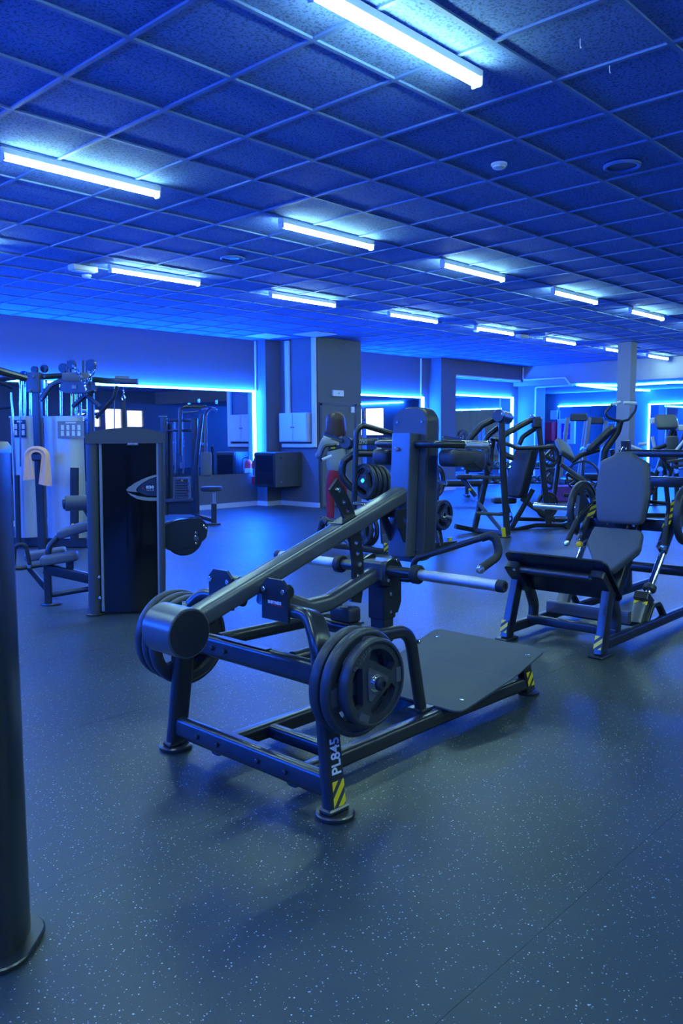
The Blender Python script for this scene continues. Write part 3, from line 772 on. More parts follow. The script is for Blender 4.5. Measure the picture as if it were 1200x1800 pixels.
for s_ in (-1, 1):
    for z in (.83, 1.44): T.part('bolt', MB().cyl((3.117+(z-1.135)*.056, YC+.008+s_*.075, z), (3.112+(z-1.135)*.056, YC+.008+s_*.075, z), .007, 8), CHR)
    # shoulder bar, grip and pad
    T.part('shoulder_bar', MB().tube([sy((3.10, .05, 1.335), s_), sy((3.10, .205, 1.335), s_), sy((3.28, .205, 1.33), s_)], .019, .05, 14), FR)
    T.part('shoulder_grip', MB().cyl(sy((3.27, .205, 1.330), s_), sy((3.47, .205, 1.325), s_), .0215, 18, .003), KNURL)
    T.part('grip_end', MB().cyl(sy((3.468, .205, 1.325), s_), sy((3.482, .205, 1.325), s_), .0235, 18, .004), CHR)
    mb = MB(); mb.pad([(p.x, p.y) for p in fillet([V3((-.13, .05, 0)), V3((-.13, -.035, 0)), V3((.06, -.03, 0)), V3((.15, -.075, 0)), V3((.16, .035, 0))], .03, 4, True)], .10, sy((3.26, .205, 1.262), s_), (1, 0, 0), (0, 0, 1), .025, 4)
    T.part('shoulder_pad', mb, VIN)
# perforated quadrant about the pivot
pc = V3((2.155, 0, .765)); r0, r1 = .555, .625; poly = []; holes = []
for k in range(17): a = math.radians(-14 + 57*k/16); poly.append((r1*math.cos(a), r1*math.sin(a)))
for k in range(17): a = math.radians(43 - 57*k/16); poly.append((r0*math.cos(a), r0*math.sin(a)))
for d in (-2, 3, 8, 13, 24, 28.5, 33, 39.5):
    a = math.radians(d); holes.append([(.59*math.cos(a) + .0115*math.cos(2*PI*k/14), .59*math.sin(a) + .0115*math.sin(2*PI*k/14)) for k in range(14)])
T.part('quadrant', MB().prism(poly, .014, (2.155, YC, .765), (1, 0, 0), (0, 0, 1), holes), FR)
for d in (39.5, 3): 
    a = math.radians(d); q = V3((2.155+.59*math.cos(a), YC, .765+.59*math.sin(a)))
    T.part('bolt', MB().cyl(q+V3((0, -.018, 0)), q+V3((0, .018, 0)), .012, 8, .003), CHR)
T.part('quadrant_shoe', MB().box((2.655, YC, 1.006), (.10, .07, .010), Matrix.Rotation(-math.atan2(bd.z, bd.x), 3, 'Y'), .003), FR)
# lower swing arm to the hub with the two chrome sleeves
T.part('swing_arm', MB().bar([(2.17, YC, .735), (2.30, YC, .695), (2.42, YC, .645), (2.55, YC, .648), (2.89, YC, .745)], .065, .072, .022, [0, .1, .1, .1, 0], seg=5), BEAM)
T.part('hub', MB().box((2.90, YC, .752), (.115, .13, .095), bev=.012), BEAM)
for s_ in (-1, 1):
    hp = T.part('hub_plate', MB().prism([(p.x, p.y) for p in fillet([V3((-.07, -.06, 0)), V3((.03, -.075, 0)), V3((.075, 0, 0)), V3((.03, .07, 0)), V3((-.05, .045, 0))], .02, 4, True)], .012, sy((2.905, .071, .752), s_), (1, 0, 0), (0, 0, 1)), FR)
    for dx, dz in ((.02, .05), (-.045, -.035), (.05, -.02)):
        T.part('bolt', MB().cyl(sy((2.905+dx, .076, .752+dz), s_), sy((2.905+dx, .088, .752+dz), s_), .011, 8, .002), CHR, hp)
    T.part('sleeve_stub', MB().cyl(sy((2.88, .07, .757), s_), sy((2.88, .235, .757), s_), .025, 18), FR)
    T.part('sleeve_collar', MB().cyl(sy((2.88, .215, .757), s_), sy((2.88, .255, .757), s_), .043, 24, .006), GRIP)
    T.part('sleeve', MB().cyl(sy((2.88, .25, .757), s_), sy((2.88, .66, .757), s_), .0245, 24, .002), KNURL, label='knurled chrome plate sleeve')
    T.part('sleeve_cap', MB().lathe([(.0262, 0), (.0262, .028), (.022, .034), (.012, .034), (.012, .026), (.006, .026), (.004, .032), (.0005, .032)], sy((2.88, .657, .757), s_), (0, s_, 0), 20), GRIP)
    T.part('handle', MB().tube([sy(p, s_) for p in ((2.935, .10, .715), (2.945, .165, .715), (2.945, .165, .81), (3.06, .52, .945), (3.06, .55, .855), (2.925, .53, .80))], .0145, [0, .03, .045, .05, .05, 0], 14), FR)
    T.part('handle_grip', MB().tube([sy(p, s_) for p in ((3.042, .468, .9245), (3.06, .524, .946), (3.06, .551, .855), (2.94, .532, .806))], .0185, [0, .05, .05, 0], 14), GRIP)
    T.part('handle_end', MB().lathe([(.0192, 0), (.0192, .012), (.013, .02), (.0005, .021)], sy((2.942, .532, .807), s_), (-.9, 0, -.4), 14), CHR)
# safety post under the hub
T.part('stop_post', MB().box((2.915, YC, .555), (.075, .085, .30), bev=.006), FR)
T.part('stop_sleeve', MB().box((2.915, YC, .60), (.09, .10, .16), bev=.006), FR)
for z in (.555, .64): T.part('bolt', MB().cyl((2.915, YC-.05, z), (2.915, YC-.058, z), .009, 8, .002), CHR)
T.part('stop_fin', MB().prism([(0, .08), (.055, .08), (.055, -.03), (.03, -.08), (0, -.08)], .012, (2.955, YC-.035, .62), (1, 0, 0), (0, 0, 1)), FR)
# folded foot platform
w2 = .36
prof = [V3((3.045, 0, .105)), V3((3.50, 0, .165)), V3((3.83, 0, .245))]
mb = MB(); n = V3((0, 0, .006))
vs = []; 
outl = fillet([V3((prof[0].x, -w2, 0)), V3((prof[1].x, -w2, 0)), V3((prof[2].x, -w2, 0)), V3((prof[2].x, w2, 0)), V3((prof[1].x, w2, 0)), V3((prof[0].x, w2, 0))], [.05, 0, .05, .05, 0, .05], 5, True)
def zz(x):
    return (prof[0].z + (x-prof[0].x)/(prof[1].x-prof[0].x)*(prof[1].z-prof[0].z)) if x <= prof[1].x else (prof[1].z + (x-prof[1].x)/(prof[2].x-prof[1].x)*(prof[2].z-prof[1].z))
lo = [p for p in outl if p.x <= prof[1].x+1e-6]; hi = [p for p in outl if p.x >= prof[1].x-1e-6]
for grp in (lo, hi):
    o_ = len(mb.v); m_ = len(grp)
    cy_ = 0
    grp = sorted(grp, key=lambda p: math.atan2(p.y, p.x - sum(q.x for q in grp)/m_))
    mb.add([(p.x, YC+p.y, zz(p.x)+.004) for p in grp] + [(p.x, YC+p.y, zz(p.x)-.004) for p in grp],
           [tuple(range(m_)), tuple(m_*2-1-k for k in range(m_))] + [(k, (k+1) % m_, m_+(k+1) % m_, m_+k) for k in range(m_)])
T.part('foot_platform', mb, DECK, smooth=0)
for x, y in ((3.16, -.29), (3.74, -.30), (3.74, .28), (3.16, .29)):
    T.part('platform_screw', MB().lathe([(.011, 0), (.010, .003), (.001, .004)], (x, YC+y, zz(x)+.004), (0, 0, 1), 12), CHR)
T.part('platform_bracket', MB().bar([(3.10, YC-.20, .088), (3.10, YC+.20, .088)], .05, .02, .004).bar([(3.70, YC-.25, .19), (3.70, YC+.25, .19)], .05, .03, .004), FR)
# lettering
nrm = V3((0, -1, 0))
p0, p1 = V3((2.075, YC-.485, .018)), V3((2.095, YC-.405, .62)); ud = (p1-p0).normalized()
fo = p0 + ud*.203; side = V3((1, 0, 0)); side = (side - ud*side.dot(ud)).normalized(); nn = side.cross(ud)
T.part('machine_number', text_mb('PL845', .066, fo + nn*.0256 + side*.004, ud, -side, .0012, .0012, .82), WHT, smooth=0)
stripes(T, p0 + ud*.068 + nn*.0256 + side*.004, side, ud, .060, .092, None, 1.15)
T.part('maker_lettering', text_mb('BHFITNESS', .0165, (2.0855, YC-.165, .742), (0, -1, 0), (0, 0, 1), .001, .0005, .95), WHT, smooth=0)
T.part('maker_underline', MB().box((2.0855, YC-.182, .732), (.001, .062, .0022)), REDL, smooth=0)
# plates on the two horns
thk = .045
for k, (yo, R, l, tx) in enumerate(((.60, .160, 'outermost tri-grip rubber plate on the near horn, facing the camera', True), (.545, .196, 'middle rubber plate on the near horn of the squat machine', False), (.492, .196, 'innermost rubber plate on the near horn beside the PL845 post', False))):
    plate((2.153, YC - yo, .505 - (.012 if k else 0)), R, thk, 0, l, spin=(-.55 if k == 0 else .4*k), text=tx, tilt=(.03 if k else 0))
for k, (yo, l) in enumerate(((.492, 'inner rubber plate on the far horn behind the drum'), (.545, 'middle rubber plate on the far horn behind the drum'), (.598, 'outer rubber plate on the far horn, leftmost of its stack'))):
    plate((2.16, YC + yo, .475 + .006*k), .20, thk, PI, l, spin=.5 + .7*k)

# ------------------------------------------------------------------ leg press / hack machine at right
LY = 2.575
T = Thing('leg_press_machine', 'black leg press with grey seat and tall backrest at the right', 'gym machine', (5.3, LY, 0), world=True)
def sl(p, s_): return (p[0], LY + s_*p[1], p[2])
for s_ in (-1, 1):
    T.part('foot', MB().box(sl((4.735, .335, .008), s_), (.15, .10, .016), bev=.006), FR)
    T.part('front_post', MB().bar([sl((4.735, .335, .012), s_), sl((4.85, .325, .40), s_)], .055, .085, .008, upv=(1, 0, 0)), FR)
    stripes(T, V3(sl((4.735, .335, .012), s_)) + V3((.013, 0, .07)) + V3((-.046, 0, .012)), (0, -1, 0), (.29, 0, 1), .05, .085, None, .9)
    T.part('base_rail', MB().bar([sl((4.76, .335, .07), s_), sl((7.1, .335, .07), s_)], .05, .07, .016), FR)
    T.part('curved_brace', MB().bar([sl((5.02, .30, .10), s_), sl((5.03, .30, .20), s_), sl((4.96, .30, .33), s_), sl((4.87, .30, .42), s_)], .05, .07, .01, .12, upv=(1, 0, 0)), FR)
    # carriage guide: stand block, chrome rod
    T.part('rod_foot', MB().bar([sl((5.37, .285, .09), s_), sl((5.50, .285, .27), s_)], .085, .055, .008, upv=(-1, 0, 1)), BEAM)
    stripes(T, sl((5.455, .285, .255), s_), (0, -1, 0), (.55, 0, .85), .095, .10, None, .7)
    T.part('rod_block', MB().box(sl((5.485, .285, .245), s_), (.06, .10, .12), Matrix.Rotation(-.95, 3, 'Y'), .006), FR)
    T.part('guide_rod', MB().cyl(sl((5.50, .30, .26), s_), sl((6.45, .30, 1.28), s_), .024, 18), CHR)
    T.part('rod_buffer', MB().cyl(sl((5.53, .30, .295), s_), sl((5.56, .30, .33), s_), .045, 18, .008), RUB)
    T.part('guide_arch', MB().bar([sl((5.42, .33, .10), s_), sl((5.50, .33, .20), s_), sl((5.62, .33, .20), s_), sl((5.72, .33, .10), s_)], .05, .03, .01, .06), FR)
    # carriage side with sticker, handle
    T.part('carriage_plate', MB().bar([sl((5.72, .305, .56), s_), sl((6.06, .305, .92), s_)], .05, .10, .008, upv=(-1, 0, 1)), FR)
    stripes(T, sl((5.895, .282, .84), s_) if s_ > 0 else (5.86, LY-.305, .805), (0, -1, 0), (.69, 0, .73), .05, .26, None, .8, n=4)
    T.part('bolt', MB().cyl(sl((5.715, .30, .62), s_), sl((5.70, .30, .635), s_), .014, 8, .003).cyl(sl((5.68, .30, .58), s_), sl((5.665, .30, .595), s_), .014, 8, .003), CHR)
    T.part('handle', MB().tube([sl((5.84, .16, .885), s_), sl((5.78, .325, .885), s_), sl((5.70, .345, .80), s_), sl((5.66, .345, .62), s_)] if s_ < 0 else
                               [sl((5.88, .17, .86), s_), sl((5.84, .275, .86), s_), sl((5.66, .30, .76), s_), sl((5.55, .32, .60), s_)], .014, .05, 12), FR)
    a_, b_ = ((5.685, .345, .735), (5.655, .345, .60)) if s_ < 0 else ((5.645, .305, .735), (5.54, .323, .585))
    T.part('handle_grip', MB().cyl(sl(a_, s_), sl(b_, s_), .02, 14, .003), GRIP)
    dv = (V3(sl(b_, s_)) - V3(sl(a_, s_))).normalized()
    T.part('handle_end', MB().lathe([(.022, 0), (.023, .02), (.017, .032), (.001, .034)], sl(b_, s_), dv, 14), CHR)
    # plate horn
    T.part('plate_horn', MB().cyl(sl((5.92, .33, .80), s_), sl((5.92, .82, .80), s_), .025, 18, .003), CHR)
    T.part('rear_upright', MB().bar([sl((6.55, .30, .09), s_), sl((6.45, .30, 1.32), s_)], .06, .08, .012, upv=(1, 0, 0)), FR)
# inclined spine under the seat and cross members
T.part('spine', MB().bar([(5.42, LY-.05, .09), (6.00, LY-.05, .90)], .085, .09, .01, upv=(-1, 0, 1)), FR)
T.part('cross_member', MB().bar([(5.40, LY-.32, .10), (5.40, LY+.32, .10)], .06, .07, .012), FR); T.part('cross_member', MB().bar([(5.00, LY-.32, .10), (5.00, LY+.32, .10)], .05, .06, .012), FR)
T.part('front_beam', MB().bar([(5.23, LY-.30, .155), (5.23, LY+.30, .155)], .05, .085, .01), BEAM)
T.part('carriage_bar', MB().bar([(5.88, LY-.32, .715), (5.88, LY+.32, .715)], .07, .085, .01), FR)
T.part('top_frame', MB().bar([(6.42, LY-.62, 1.22), (6.42, LY+.33, 1.22)], .07, .06, .02), FR); T.part('top_frame', MB().bar([(6.40, LY-.30, 1.0), (6.40, LY+.30, 1.0)], .07, .08, .01), FR)
T.part('rear_cross', MB().bar([(6.35, LY-.60, .32), (6.35, LY+.33, .32)], .07, .08, .03), FR)
# foot plate: inclined, top edge toward the camera
ft = fillet([V3((-.36, -.22, 0)), V3((.36, -.22, 0)), V3((.36, .18, 0)), V3((-.36, .18, 0))], .05, 5, True)
n_ = V3((-.62, 0, .78)); n_.normalize()
uxf = V3((0, -1, 0)); uyf = V3((-.70, 0, .72)).normalized()
T.part('foot_plate', MB().prism([(p.x, p.y) for p in ft], .012, (4.83, LY-.01, .475), uxf, uyf), FR)
T.part('plate_tread', MB().prism([(p.x*.95, p.y*.93) for p in ft], .006, V3((4.83, LY-.01, .475)) + uxf.cross(uyf)*(-.009 if uxf.cross(uyf).x < 0 else .009), uxf, uyf), DECK)
under = uxf.cross(uyf); under = under if under.x < 0 else -under
T.part('plate_stiffener', MB().tube([V3((4.79, LY-.30, .50)) + under*.03, V3((4.79, LY+.30, .50)) + under*.03], .026, 0, 14), FR)
for s_ in (-1, 1):
    T.part('plate_bracket', MB().prism([(p.x, p.y) for p in fillet([V3((-.05, .10, 0)), V3((.05, .10, 0)), V3((.05, -.16, 0)), V3((-.02, -.16, 0)), V3((-.05, .0, 0))], .025, 4, True)], .05, V3((4.82, LY+s_*.30, .47)) + under*.034, uxf, uyf), FR)
    T.part('bolt', MB().cyl(V3((4.76, LY+s_*.27, .53)) + under*.058, V3((4.76, LY+s_*.27, .53)) + under*.07, .011, 8, .002), CHR)
# seat and backrest
seat = fillet([V3((-.19, .17, 0)), V3((.18, .17, 0)), V3((.20, .02, 0)), V3((.06, -.19, 0)), V3((-.06, -.19, 0)), V3((-.20, .02, 0))], .04, 4, True)
T.part('seat', MB().pad([(p.x, p.y) for p in seat], .075, (5.60, LY, .545), (0, -1, 0), V3((.62, 0, .78)), .025, 4), VING, label='grey vinyl seat narrowing to the front')
T.part('seat_board', MB().prism([(p.x*.9, p.y*.9) for p in seat], .015, V3((5.60, LY, .545)) + V3((.78, 0, -.62))*.045, (0, -1, 0), V3((.62, 0, .78))), FR)
back = fillet([V3((-.165, -.26, 0)), V3((.165, -.26, 0)), V3((.195, -.05, 0)), V3((.175, .19, 0)), V3((.08, .235, 0)), V3((.05, .262, 0)), V3((-.05, .262, 0)), V3((-.08, .235, 0)), V3((-.175, .19, 0)), V3((-.195, -.05, 0))], .045, 4, True)
T.part('backrest', MB().pad([(p.x, p.y) for p in back], .085, (5.72, LY-.01, .985), (0, -1, 0), V3((.10, 0, 1)), .03, 4, .006), VING, label='tall grey vinyl backrest with shaped top')
T.part('back_board', MB().prism([(p.x*.95, p.y*.97) for p in back], .015, (5.775, LY-.01, .98), (0, -1, 0), V3((.10, 0, 1))), FR)
T.part('back_mount', MB().box((5.82, LY-.01, .90), (.07, .12, .30), bev=.01), FR)
for y in (-.11, .09): T.part('bolt', MB().cyl((5.70, LY+y, .712), (5.70, LY+y, .735), .012, 8, .002), CHR)
T.part('lock_knob', MB().lathe([(.001, 0), (.022, .002), (.026, .012), (.022, .03), (.012, .036), (.001, .036)], (5.55, LY+.225, .575), (-.9, 0, -.1), 14), YKN, label='round yellow knob')
T.part('knob_shaft', MB().cyl((5.55, LY+.225, .575), (5.62, LY+.21, .60), .01, 10), CHR)
plate((5.92, LY+.40, .80), .215, .05, PI, 'rubber plate on the chrome horn left of the grey backrest', spin=.3)
plate((5.92, LY-.40, .80), .215, .05, 0, 'rubber plate on the right horn of the leg press at the picture edge', spin=.3)

# ------------------------------------------------------------------ helpers for things further back
CAMP = V3((0, 0, EYE))
def at(px, py, d):
    """world point seen at photo pixel (px, py) at horizontal distance d ahead of the camera"""
    r = fw + rt * ((px - 600) / 1443.4) - up * ((py - 900) / 1443.4)
    return CAMP + r * (d / r.dot(_f))
def ground(px, d):
    p = at(px, 764.5 + 1.38*1443.4/d, d); return V3((p.x, p.y, 0))
def tb(T, name, pts, r, D, m=FR, fil=.06, n=10, parent=None):
    return T.part(name, MB().tube([at(p[0], p[1], D + (p[2] if len(p) > 2 else 0)) for p in pts], r, fil, n), m, parent)
def br(T, name, pts, w, h, D, m=FR, fil=.06, cr=.012, upv=(0, 0, 1), parent=None):
    return T.part(name, MB().bar([at(p[0], p[1], D + (p[2] if len(p) > 2 else 0)) for p in pts], w, h, cr, fil, upv=upv), m, parent)
AWAY, SIDE = V3(_f), V3(_r)

# ------------------------------------------------------------------ leg curl machine with weight-stack cabinet
cz = math.atan2(-.547, .837)
T = Thing('leg_curl_machine', 'weight-stack leg machine with tall black cabinet marked 030', 'gym machine', (3.465, 5.53, 0), cz)
for s_, xw in ((-1, .095), (1, .06)):
    xc = s_*(.293 - xw/2)
    po = T.part('cabinet_post', MB().bar([(xc, .11, .012), (xc + (.02 if s_ < 0 else .018), .11, 1.33)], xw, .24, .045, upv=(0, 1, 0)), DGREY)
    T.part('post_foot', MB().sweep([(xc, .11, 0), (xc, .11, .004), (xc, .11, .013), (xc, .11, .017)], rrect(xw + .05, .29, (xw + .05)*.48, 5), upv=(0, 1, 0), scale=[.98, 1, 1, .96]), FR, po)
    xs = -.183 if s_ < 0 else .243
    T.part('trim_strip', MB().bar([(xs, .006, .03), (xs + .018, .006, 1.335)], .022, .02, .006, upv=(0, 1, 0)), GREYP)
cap = [(-.275, 0), (.315, 0), (.315, .075), (.25, .098), (.16, .112), (.03, .122), (-.10, .112), (-.20, .096), (-.275, .07)]
T.part('cabinet_top', MB().prism([(x, z) for x, z in cap], .25, (0, .11, 1.325), (1, 0, 0), (0, 0, 1)), DGREY, smooth=20)
T.part('front_panel', MB().grid(lambda u, v: V3((-.172 + .405*u + .016*v, .012 - .02*math.sin(PI*u), .015 + 1.32*v)), 12, 2), GLOSS, label='glossy black front panel')
T.part('rear_panel', MB().box((.01, .215, .67), (.50, .012, 1.3)), DGREY, smooth=0)
def on_panel(x, z):
    u = (x + .172 - .016*z/1.335) / .405
    return V3((x, .012 - .02*math.sin(PI*max(0, min(1, u))) - .003, z))
def emblem(pts, name, m, lift=0.0):
    mb = MB(); vs = [on_panel(x, z) + V3((0, -lift, 0)) for x, z in pts]; mb.add(vs, [tuple(range(len(vs)))]); return T.part(name, mb, m, smooth=0)
up_o = [(.247, 1.083), (.20, 1.072), (.14, 1.05), (.08, 1.02), (.035, .99), (.017, .972), (.022, .960)]
up_i = [(.10, .952), (.088, .965), (.10, .985), (.14, 1.02), (.19, 1.05), (.247, 1.068)]
for k in range(1):
    mb = MB(); A = [on_panel(x, z) for x, z in up_o]; B = [on_panel(x, z) for x, z in ((.247, 1.066), (.19, 1.048), (.14, 1.02), (.108, .995), (.09, .972), (.095, .956), (.11, .949))]
    mb.add(A + B, [(i, i+1, 7+i+1, 7+i) for i in range(6)]); T.part('emblem_crescent', mb, GREYP, smooth=0)
    mb = MB(); A = [on_panel(x, z) for x, z in ((.022, .953), (.06, .935), (.11, .918), (.17, .908), (.21, .905), (.245, .905))]; B = [on_panel(x, z) for x, z in ((.024, .951), (.05, .925), (.09, .90), (.14, .886), (.19, .880), (.245, .878))]
    mb.add(A + B, [(i, i+1, 6+i+1, 6+i) for i in range(5)]); T.part('emblem_crescent', mb, GREYP, smooth=0)
emblem([(.247, 1.062), (.19, 1.044), (.14, 1.016), (.112, .992), (.097, .972), (.10, .958), (.115, .945), (.17, .922), (.245, .915)], 'emblem_field', mat('navy_print', (.012, .03, .08), .3), .001)
T.part('model_number', text_mb('030', .032, on_panel(.195, .985) + V3((0, -.004, 0)), (1, 0, 0), (0, 0, 1), .001, .001, 1.2), WHT, smooth=0)
T.part('model_letter', text_mb('L', .030, on_panel(.142, .983) + V3((0, -.004, 0)), (1, 0, 0), (0, 0, 1), .001, .001, 1.0), REDL, smooth=0)
T.part('model_caption', text_mb('MULTI HIP', .013, on_panel(.195, .962) + V3((0, -.004, 0)), (1, 0, 0), (0, 0, 1), .001, 0, 1.0), WHT, smooth=0)
tgp = T.part('maker_tag', MB().box((.075, -.010, 1.322), (.085, .008, .026), bev=.002), DGREY, smooth=0)
T.part('maker_lettering', text_mb('BHFITNESS', .015, (.075, -.015, 1.322), (1, 0, 0), (0, 0, 1), .001, .0003), WHT, tgp, smooth=0)
for z in (.14, .30): T.part('bolt', MB().lathe([(.012, 0), (.012, .008), (.008, .012), (.001, .012)], (-.205, -.010, z), (0, -1, 0), 10), CHR)
# lever on the right
lev = [V3((.29, .46, 0)), V3((.30, .68, 0)), V3((.42, .715, 0)), V3((.58, .725, 0)), V3((.645, .66, 0)), V3((.63, .56, 0)), V3((.56, .50, 0))]
T.part('cam_plate', MB().prism([(p.x, p.y) for p in fillet(lev, .05, 5, True)], .012, (0, .14, 0), (1, 0, 0), (0, 0, 1)), FR)
T.part('cam_plate', MB().prism([(p.x, p.y) for p in fillet(lev, .05, 5, True)], .012, (0, .25, 0), (1, 0, 0), (0, 0, 1)), FR)
T.part('cam_wheel', MB().cyl((.45, .16, .565), (.45, .235, .565), .15, 32, .01), FR)
T.part('pivot_shaft', MB().cyl((.545, .12, .56), (.545, .27, .56), .022, 14, .004), CHR)
for x, z in ((.545, .60), (.545, .515), (.612, .655), (.63, .635)): T.part('bolt', MB().cyl((x, .134, z), (x, .122, z), .012, 8, .003), CHR)
T.part('link_beam', MB().bar([(.30, .20, .62), (.12, .5, .66), (.05, .72, .66)], .06, .05, .01), BEAM)
# bench side seen left of the cabinet
T.part('leg_post', MB().bar([(-.64, .56, .012), (-.64, .56, .40)], .06, .075, .01, upv=(0, 1, 0)), FR)
T.part('leg_foot', MB().lathe([(.085, 0), (.088, .005), (.085, .014), (.001, .016)], (-.62, .56, 0), (0, 0, 1), 24), FR)
T.part('main_beam', MB().bar([(-.66, .56, .30), (-.10, .40, .17)], .06, .085, .012), FR)
T.part('lower_tube', MB().tube([(-.62, .56, .075), (-.10, .50, .15)], .022, 0, 12), FR)
T.part('strut', MB().bar([(-.80, .60, .32), (-.65, .565, .12)], .035, .04, .006), FR)
T.part('arch', MB().bar([(-.64, .62, .34), (-.63, .63, .47), (-.53, .65, .57), (-.36, .65, .60)], .05, .06, .02, [0, .1, .1, 0], upv=(0, 1, 0)), FR)
T.part('seat_pad', MB().pad([(p.x, p.y) for p in fillet([V3((-.2, -.13, 0)), V3((.2, -.13, 0)), V3((.2, .13, 0)), V3((-.2, .13, 0))], .04, 4, True)], .07, (-.36, .62, .625), V3((1, 0, .28)), (0, 1, 0), .022), VING)
T.part('thigh_pad', MB().pad([(p.x, p.y) for p in fillet([V3((-.15, -.09, 0)), V3((.15, -.09, 0)), V3((.15, .09, 0)), V3((-.15, .09, 0))], .03, 4, True)], .07, (-.54, .53, .385), V3((1, 0, .12)), (0, 1, 0), .022), VING)
T.part('pad_stem', MB().box((-.46, .53, .33), (.06, .05, .08), bev=.006), FR)
T.part('rear_pad', MB().pad([(p.x, p.y) for p in fillet([V3((-.17, -.09, 0)), V3((.17, -.09, 0)), V3((.17, .09, 0)), V3((-.17, .09, 0))], .03, 4, True)], .07, (-.69, .93, .37), V3((1, 0, .12)), (0, 1, 0), .022), VING)
rp = T.part('roller_pad', MB().lathe([(.03, -.09), (.058, -.088), (.064, -.08), (.064, .08), (.058, .088), (.03, .09)], (-.40, .60, .83), (1, .15, 0), 20), VING)
T.part('roller_cap', MB().lathe([(.05, 0), (.045, .012), (.02, .018), (.001, .018)], (-.49, .586, .83), (-1, -.15, 0), 16), FR, rp)
T.part('roller_arm', MB().bar([(-.36, .66, .83), (-.30, .72, .70), (-.20, .70, .60)], .04, .04, .01, .05), FR)
T.part('handle', MB().tube([(-.90, .56, .33), (-.885, .56, .50), (-.80, .56, .51), (-.775, .56, .32)], .017, .05, 12), GRIP)
T.part('handle_bar', MB().tube([(-1.0, .52, .335), (-.86, .56, .31), (-.60, .60, .335)], .02, .05, 12), FR)
for x, z in ((-.90, .335), (-.777, .322)): T.part('handle_ring', MB().cyl((x, .56, z-.014), (x, .56, z+.014), .024, 12, .004), CHR)

# foreground post of a neighbouring machine at the left edge
T = Thing('machine_upright', 'tall dark machine upright on a round foot at the left edge', 'machine upright', (.905, 2.125, 0))
T.part('column', MB().bar([(0, 0, .015), (0, 0, 1.34)], .13, .20, .06, upv=(.73, .683, 0)), FR)
T.part('foot', MB().sweep([(0, 0, 0), (0, 0, .004), (0, 0, .014), (0, 0, .018)], rrect(.20, .27, .09, 5), upv=(.73, .683, 0), scale=[.985, 1, 1, .97]), FR)
T.part('top_cap', MB().sweep([(0, 0, 1.338), (0, 0, 1.355), (0, 0, 1.368)], rrect(.134, .204, .06, 4), upv=(.73, .683, 0), scale=[1, 1, .9]), FR)
T.part('bolt', MB().lathe([(.009, 0), (.009, .006), (.001, .008)], V3((0, 0, 1.30)) + V3((-.73, -.683, 0))*.099 + V3((.683, -.73, 0))*.03, (-.73, -.683, 0), 10), CHR)
T = Thing('drink_bottle', 'white bottle standing on the dark upright at the left edge', 'bottle', (.895, 2.13, 1.368))
T.part('body', MB().lathe([(.03, 0), (.042, .004), (.044, .012), (.04, .025), (.022, .038), (.02, .05)], (0, 0, 0), (0, 0, 1), 24), WHITE)
T.part('cap', MB().cyl((0, 0, .049), (0, 0, .068), .021, 18, .004), WHITE)

# ------------------------------------------------------------------ multi-station cable tower at left
D = 10.0
T = Thing('cable_tower', 'multi-station cable tower with silver shrouds at the left', 'gym machine', ground(75, D), world=True)
br(T, 'centre_post', [(76, 968), (63, 657)], .095, .10, D, FR, 0, .012, upv=AWAY)
br(T, 'post_head', [(62, 690), (61, 655)], .18, .16, D, FR, 0, .02, upv=AWAY)
for p in ((57, 662), (52, 687), (78, 662), (77, 685), (72, 704)): T.part('bolt', MB().cyl(at(p[0], p[1], D-.12), at(p[0], p[1], D-.06), .018, 8, .004), CHR)
def shroud(px0, px1, d, nm_top=733, bot=968):
    a, b = at(px0, 850, d), at(px1, 850, d); z1 = at(px0, nm_top, d).z; w = (b-a); n = AWAY
    mb = MB(); mb.grid(lambda u, v: V3((a.x + w.x*u, a.y + w.y*u, 0)) - n*(.13*math.sin(PI*u)**.6) + V3((0, 0, .12 + (z1-.12)*v)), 16, 2)
    o = T.part('shroud', mb, SILV, label='curved silver weight shroud')
    c = (a+b)/2
    T.part('shroud_top', MB().box((c.x + n.x*.06, c.y + n.y*.06, z1), (w.length, .22, .02), Matrix.Rotation(math.atan2(_r.y, _r.x), 3, 'Z'), .004), SILV, o)
    T.part('shroud_base', MB().box((c.x + n.x*.06, c.y + n.y*.06, .06), (w.length*1.05, .30, .12), Matrix.Rotation(math.atan2(_r.y, _r.x), 3, 'Z'), .01), FR, o)
    return a, b
shroud(23, 67, D+.35); shroud(81, 150, D+.25)
for x, d in ((43, .4), (53, .4), (81, .35), (107, .35), (126, .35), (133, .5), (141, .5), (36, .55), (154, .5)):
    tb(T, 'guide_rod', [(x, 668), (x+.5, 736)], .016, D+d, CHR, 0)
for x0, x1, y0, y1, d, m_ in ((24, 45, 738, 769, .17, 'navy_print'), (102, 147, 740, 770, .09, None)):
    a, b = at(x0, y1, D+d), at(x1, y0, D+d); c = (a+b)/2
    pl = T.part('exercise_placard', MB().box(c, ((b-a).dot(SIDE), .012, b.z-a.z), Matrix.Rotation(math.atan2(_r.y, _r.x), 3, 'Z')), MATS[m_] if m_ else GREYP, smooth=0)
    mbx = MB(); k = 0
    for rr in range(2):
        for cc in range(4 if x1-x0 > 30 else 2):
            q = at(x0 + (x1-x0)*(.18 + .64*cc/(3 if x1-x0 > 30 else 1)), y0 + (y1-y0)*(.38 + .35*rr), D+d) - AWAY*.008
            mbx.box(q, (.035, .004, .06), Matrix.Rotation(math.atan2(_r.y, _r.x), 3, 'Z'))
    q = at((x0+x1)/2, y0+3, D+d) - AWAY*.008; mbx.box(q, ((b-a).dot(SIDE)*.4, .004, .018), Matrix.Rotation(math.atan2(_r.y, _r.x), 3, 'Z'))
    q = tag(T.part('placard_print', mbx, WHT, pl, smooth=0), kind='stuff')
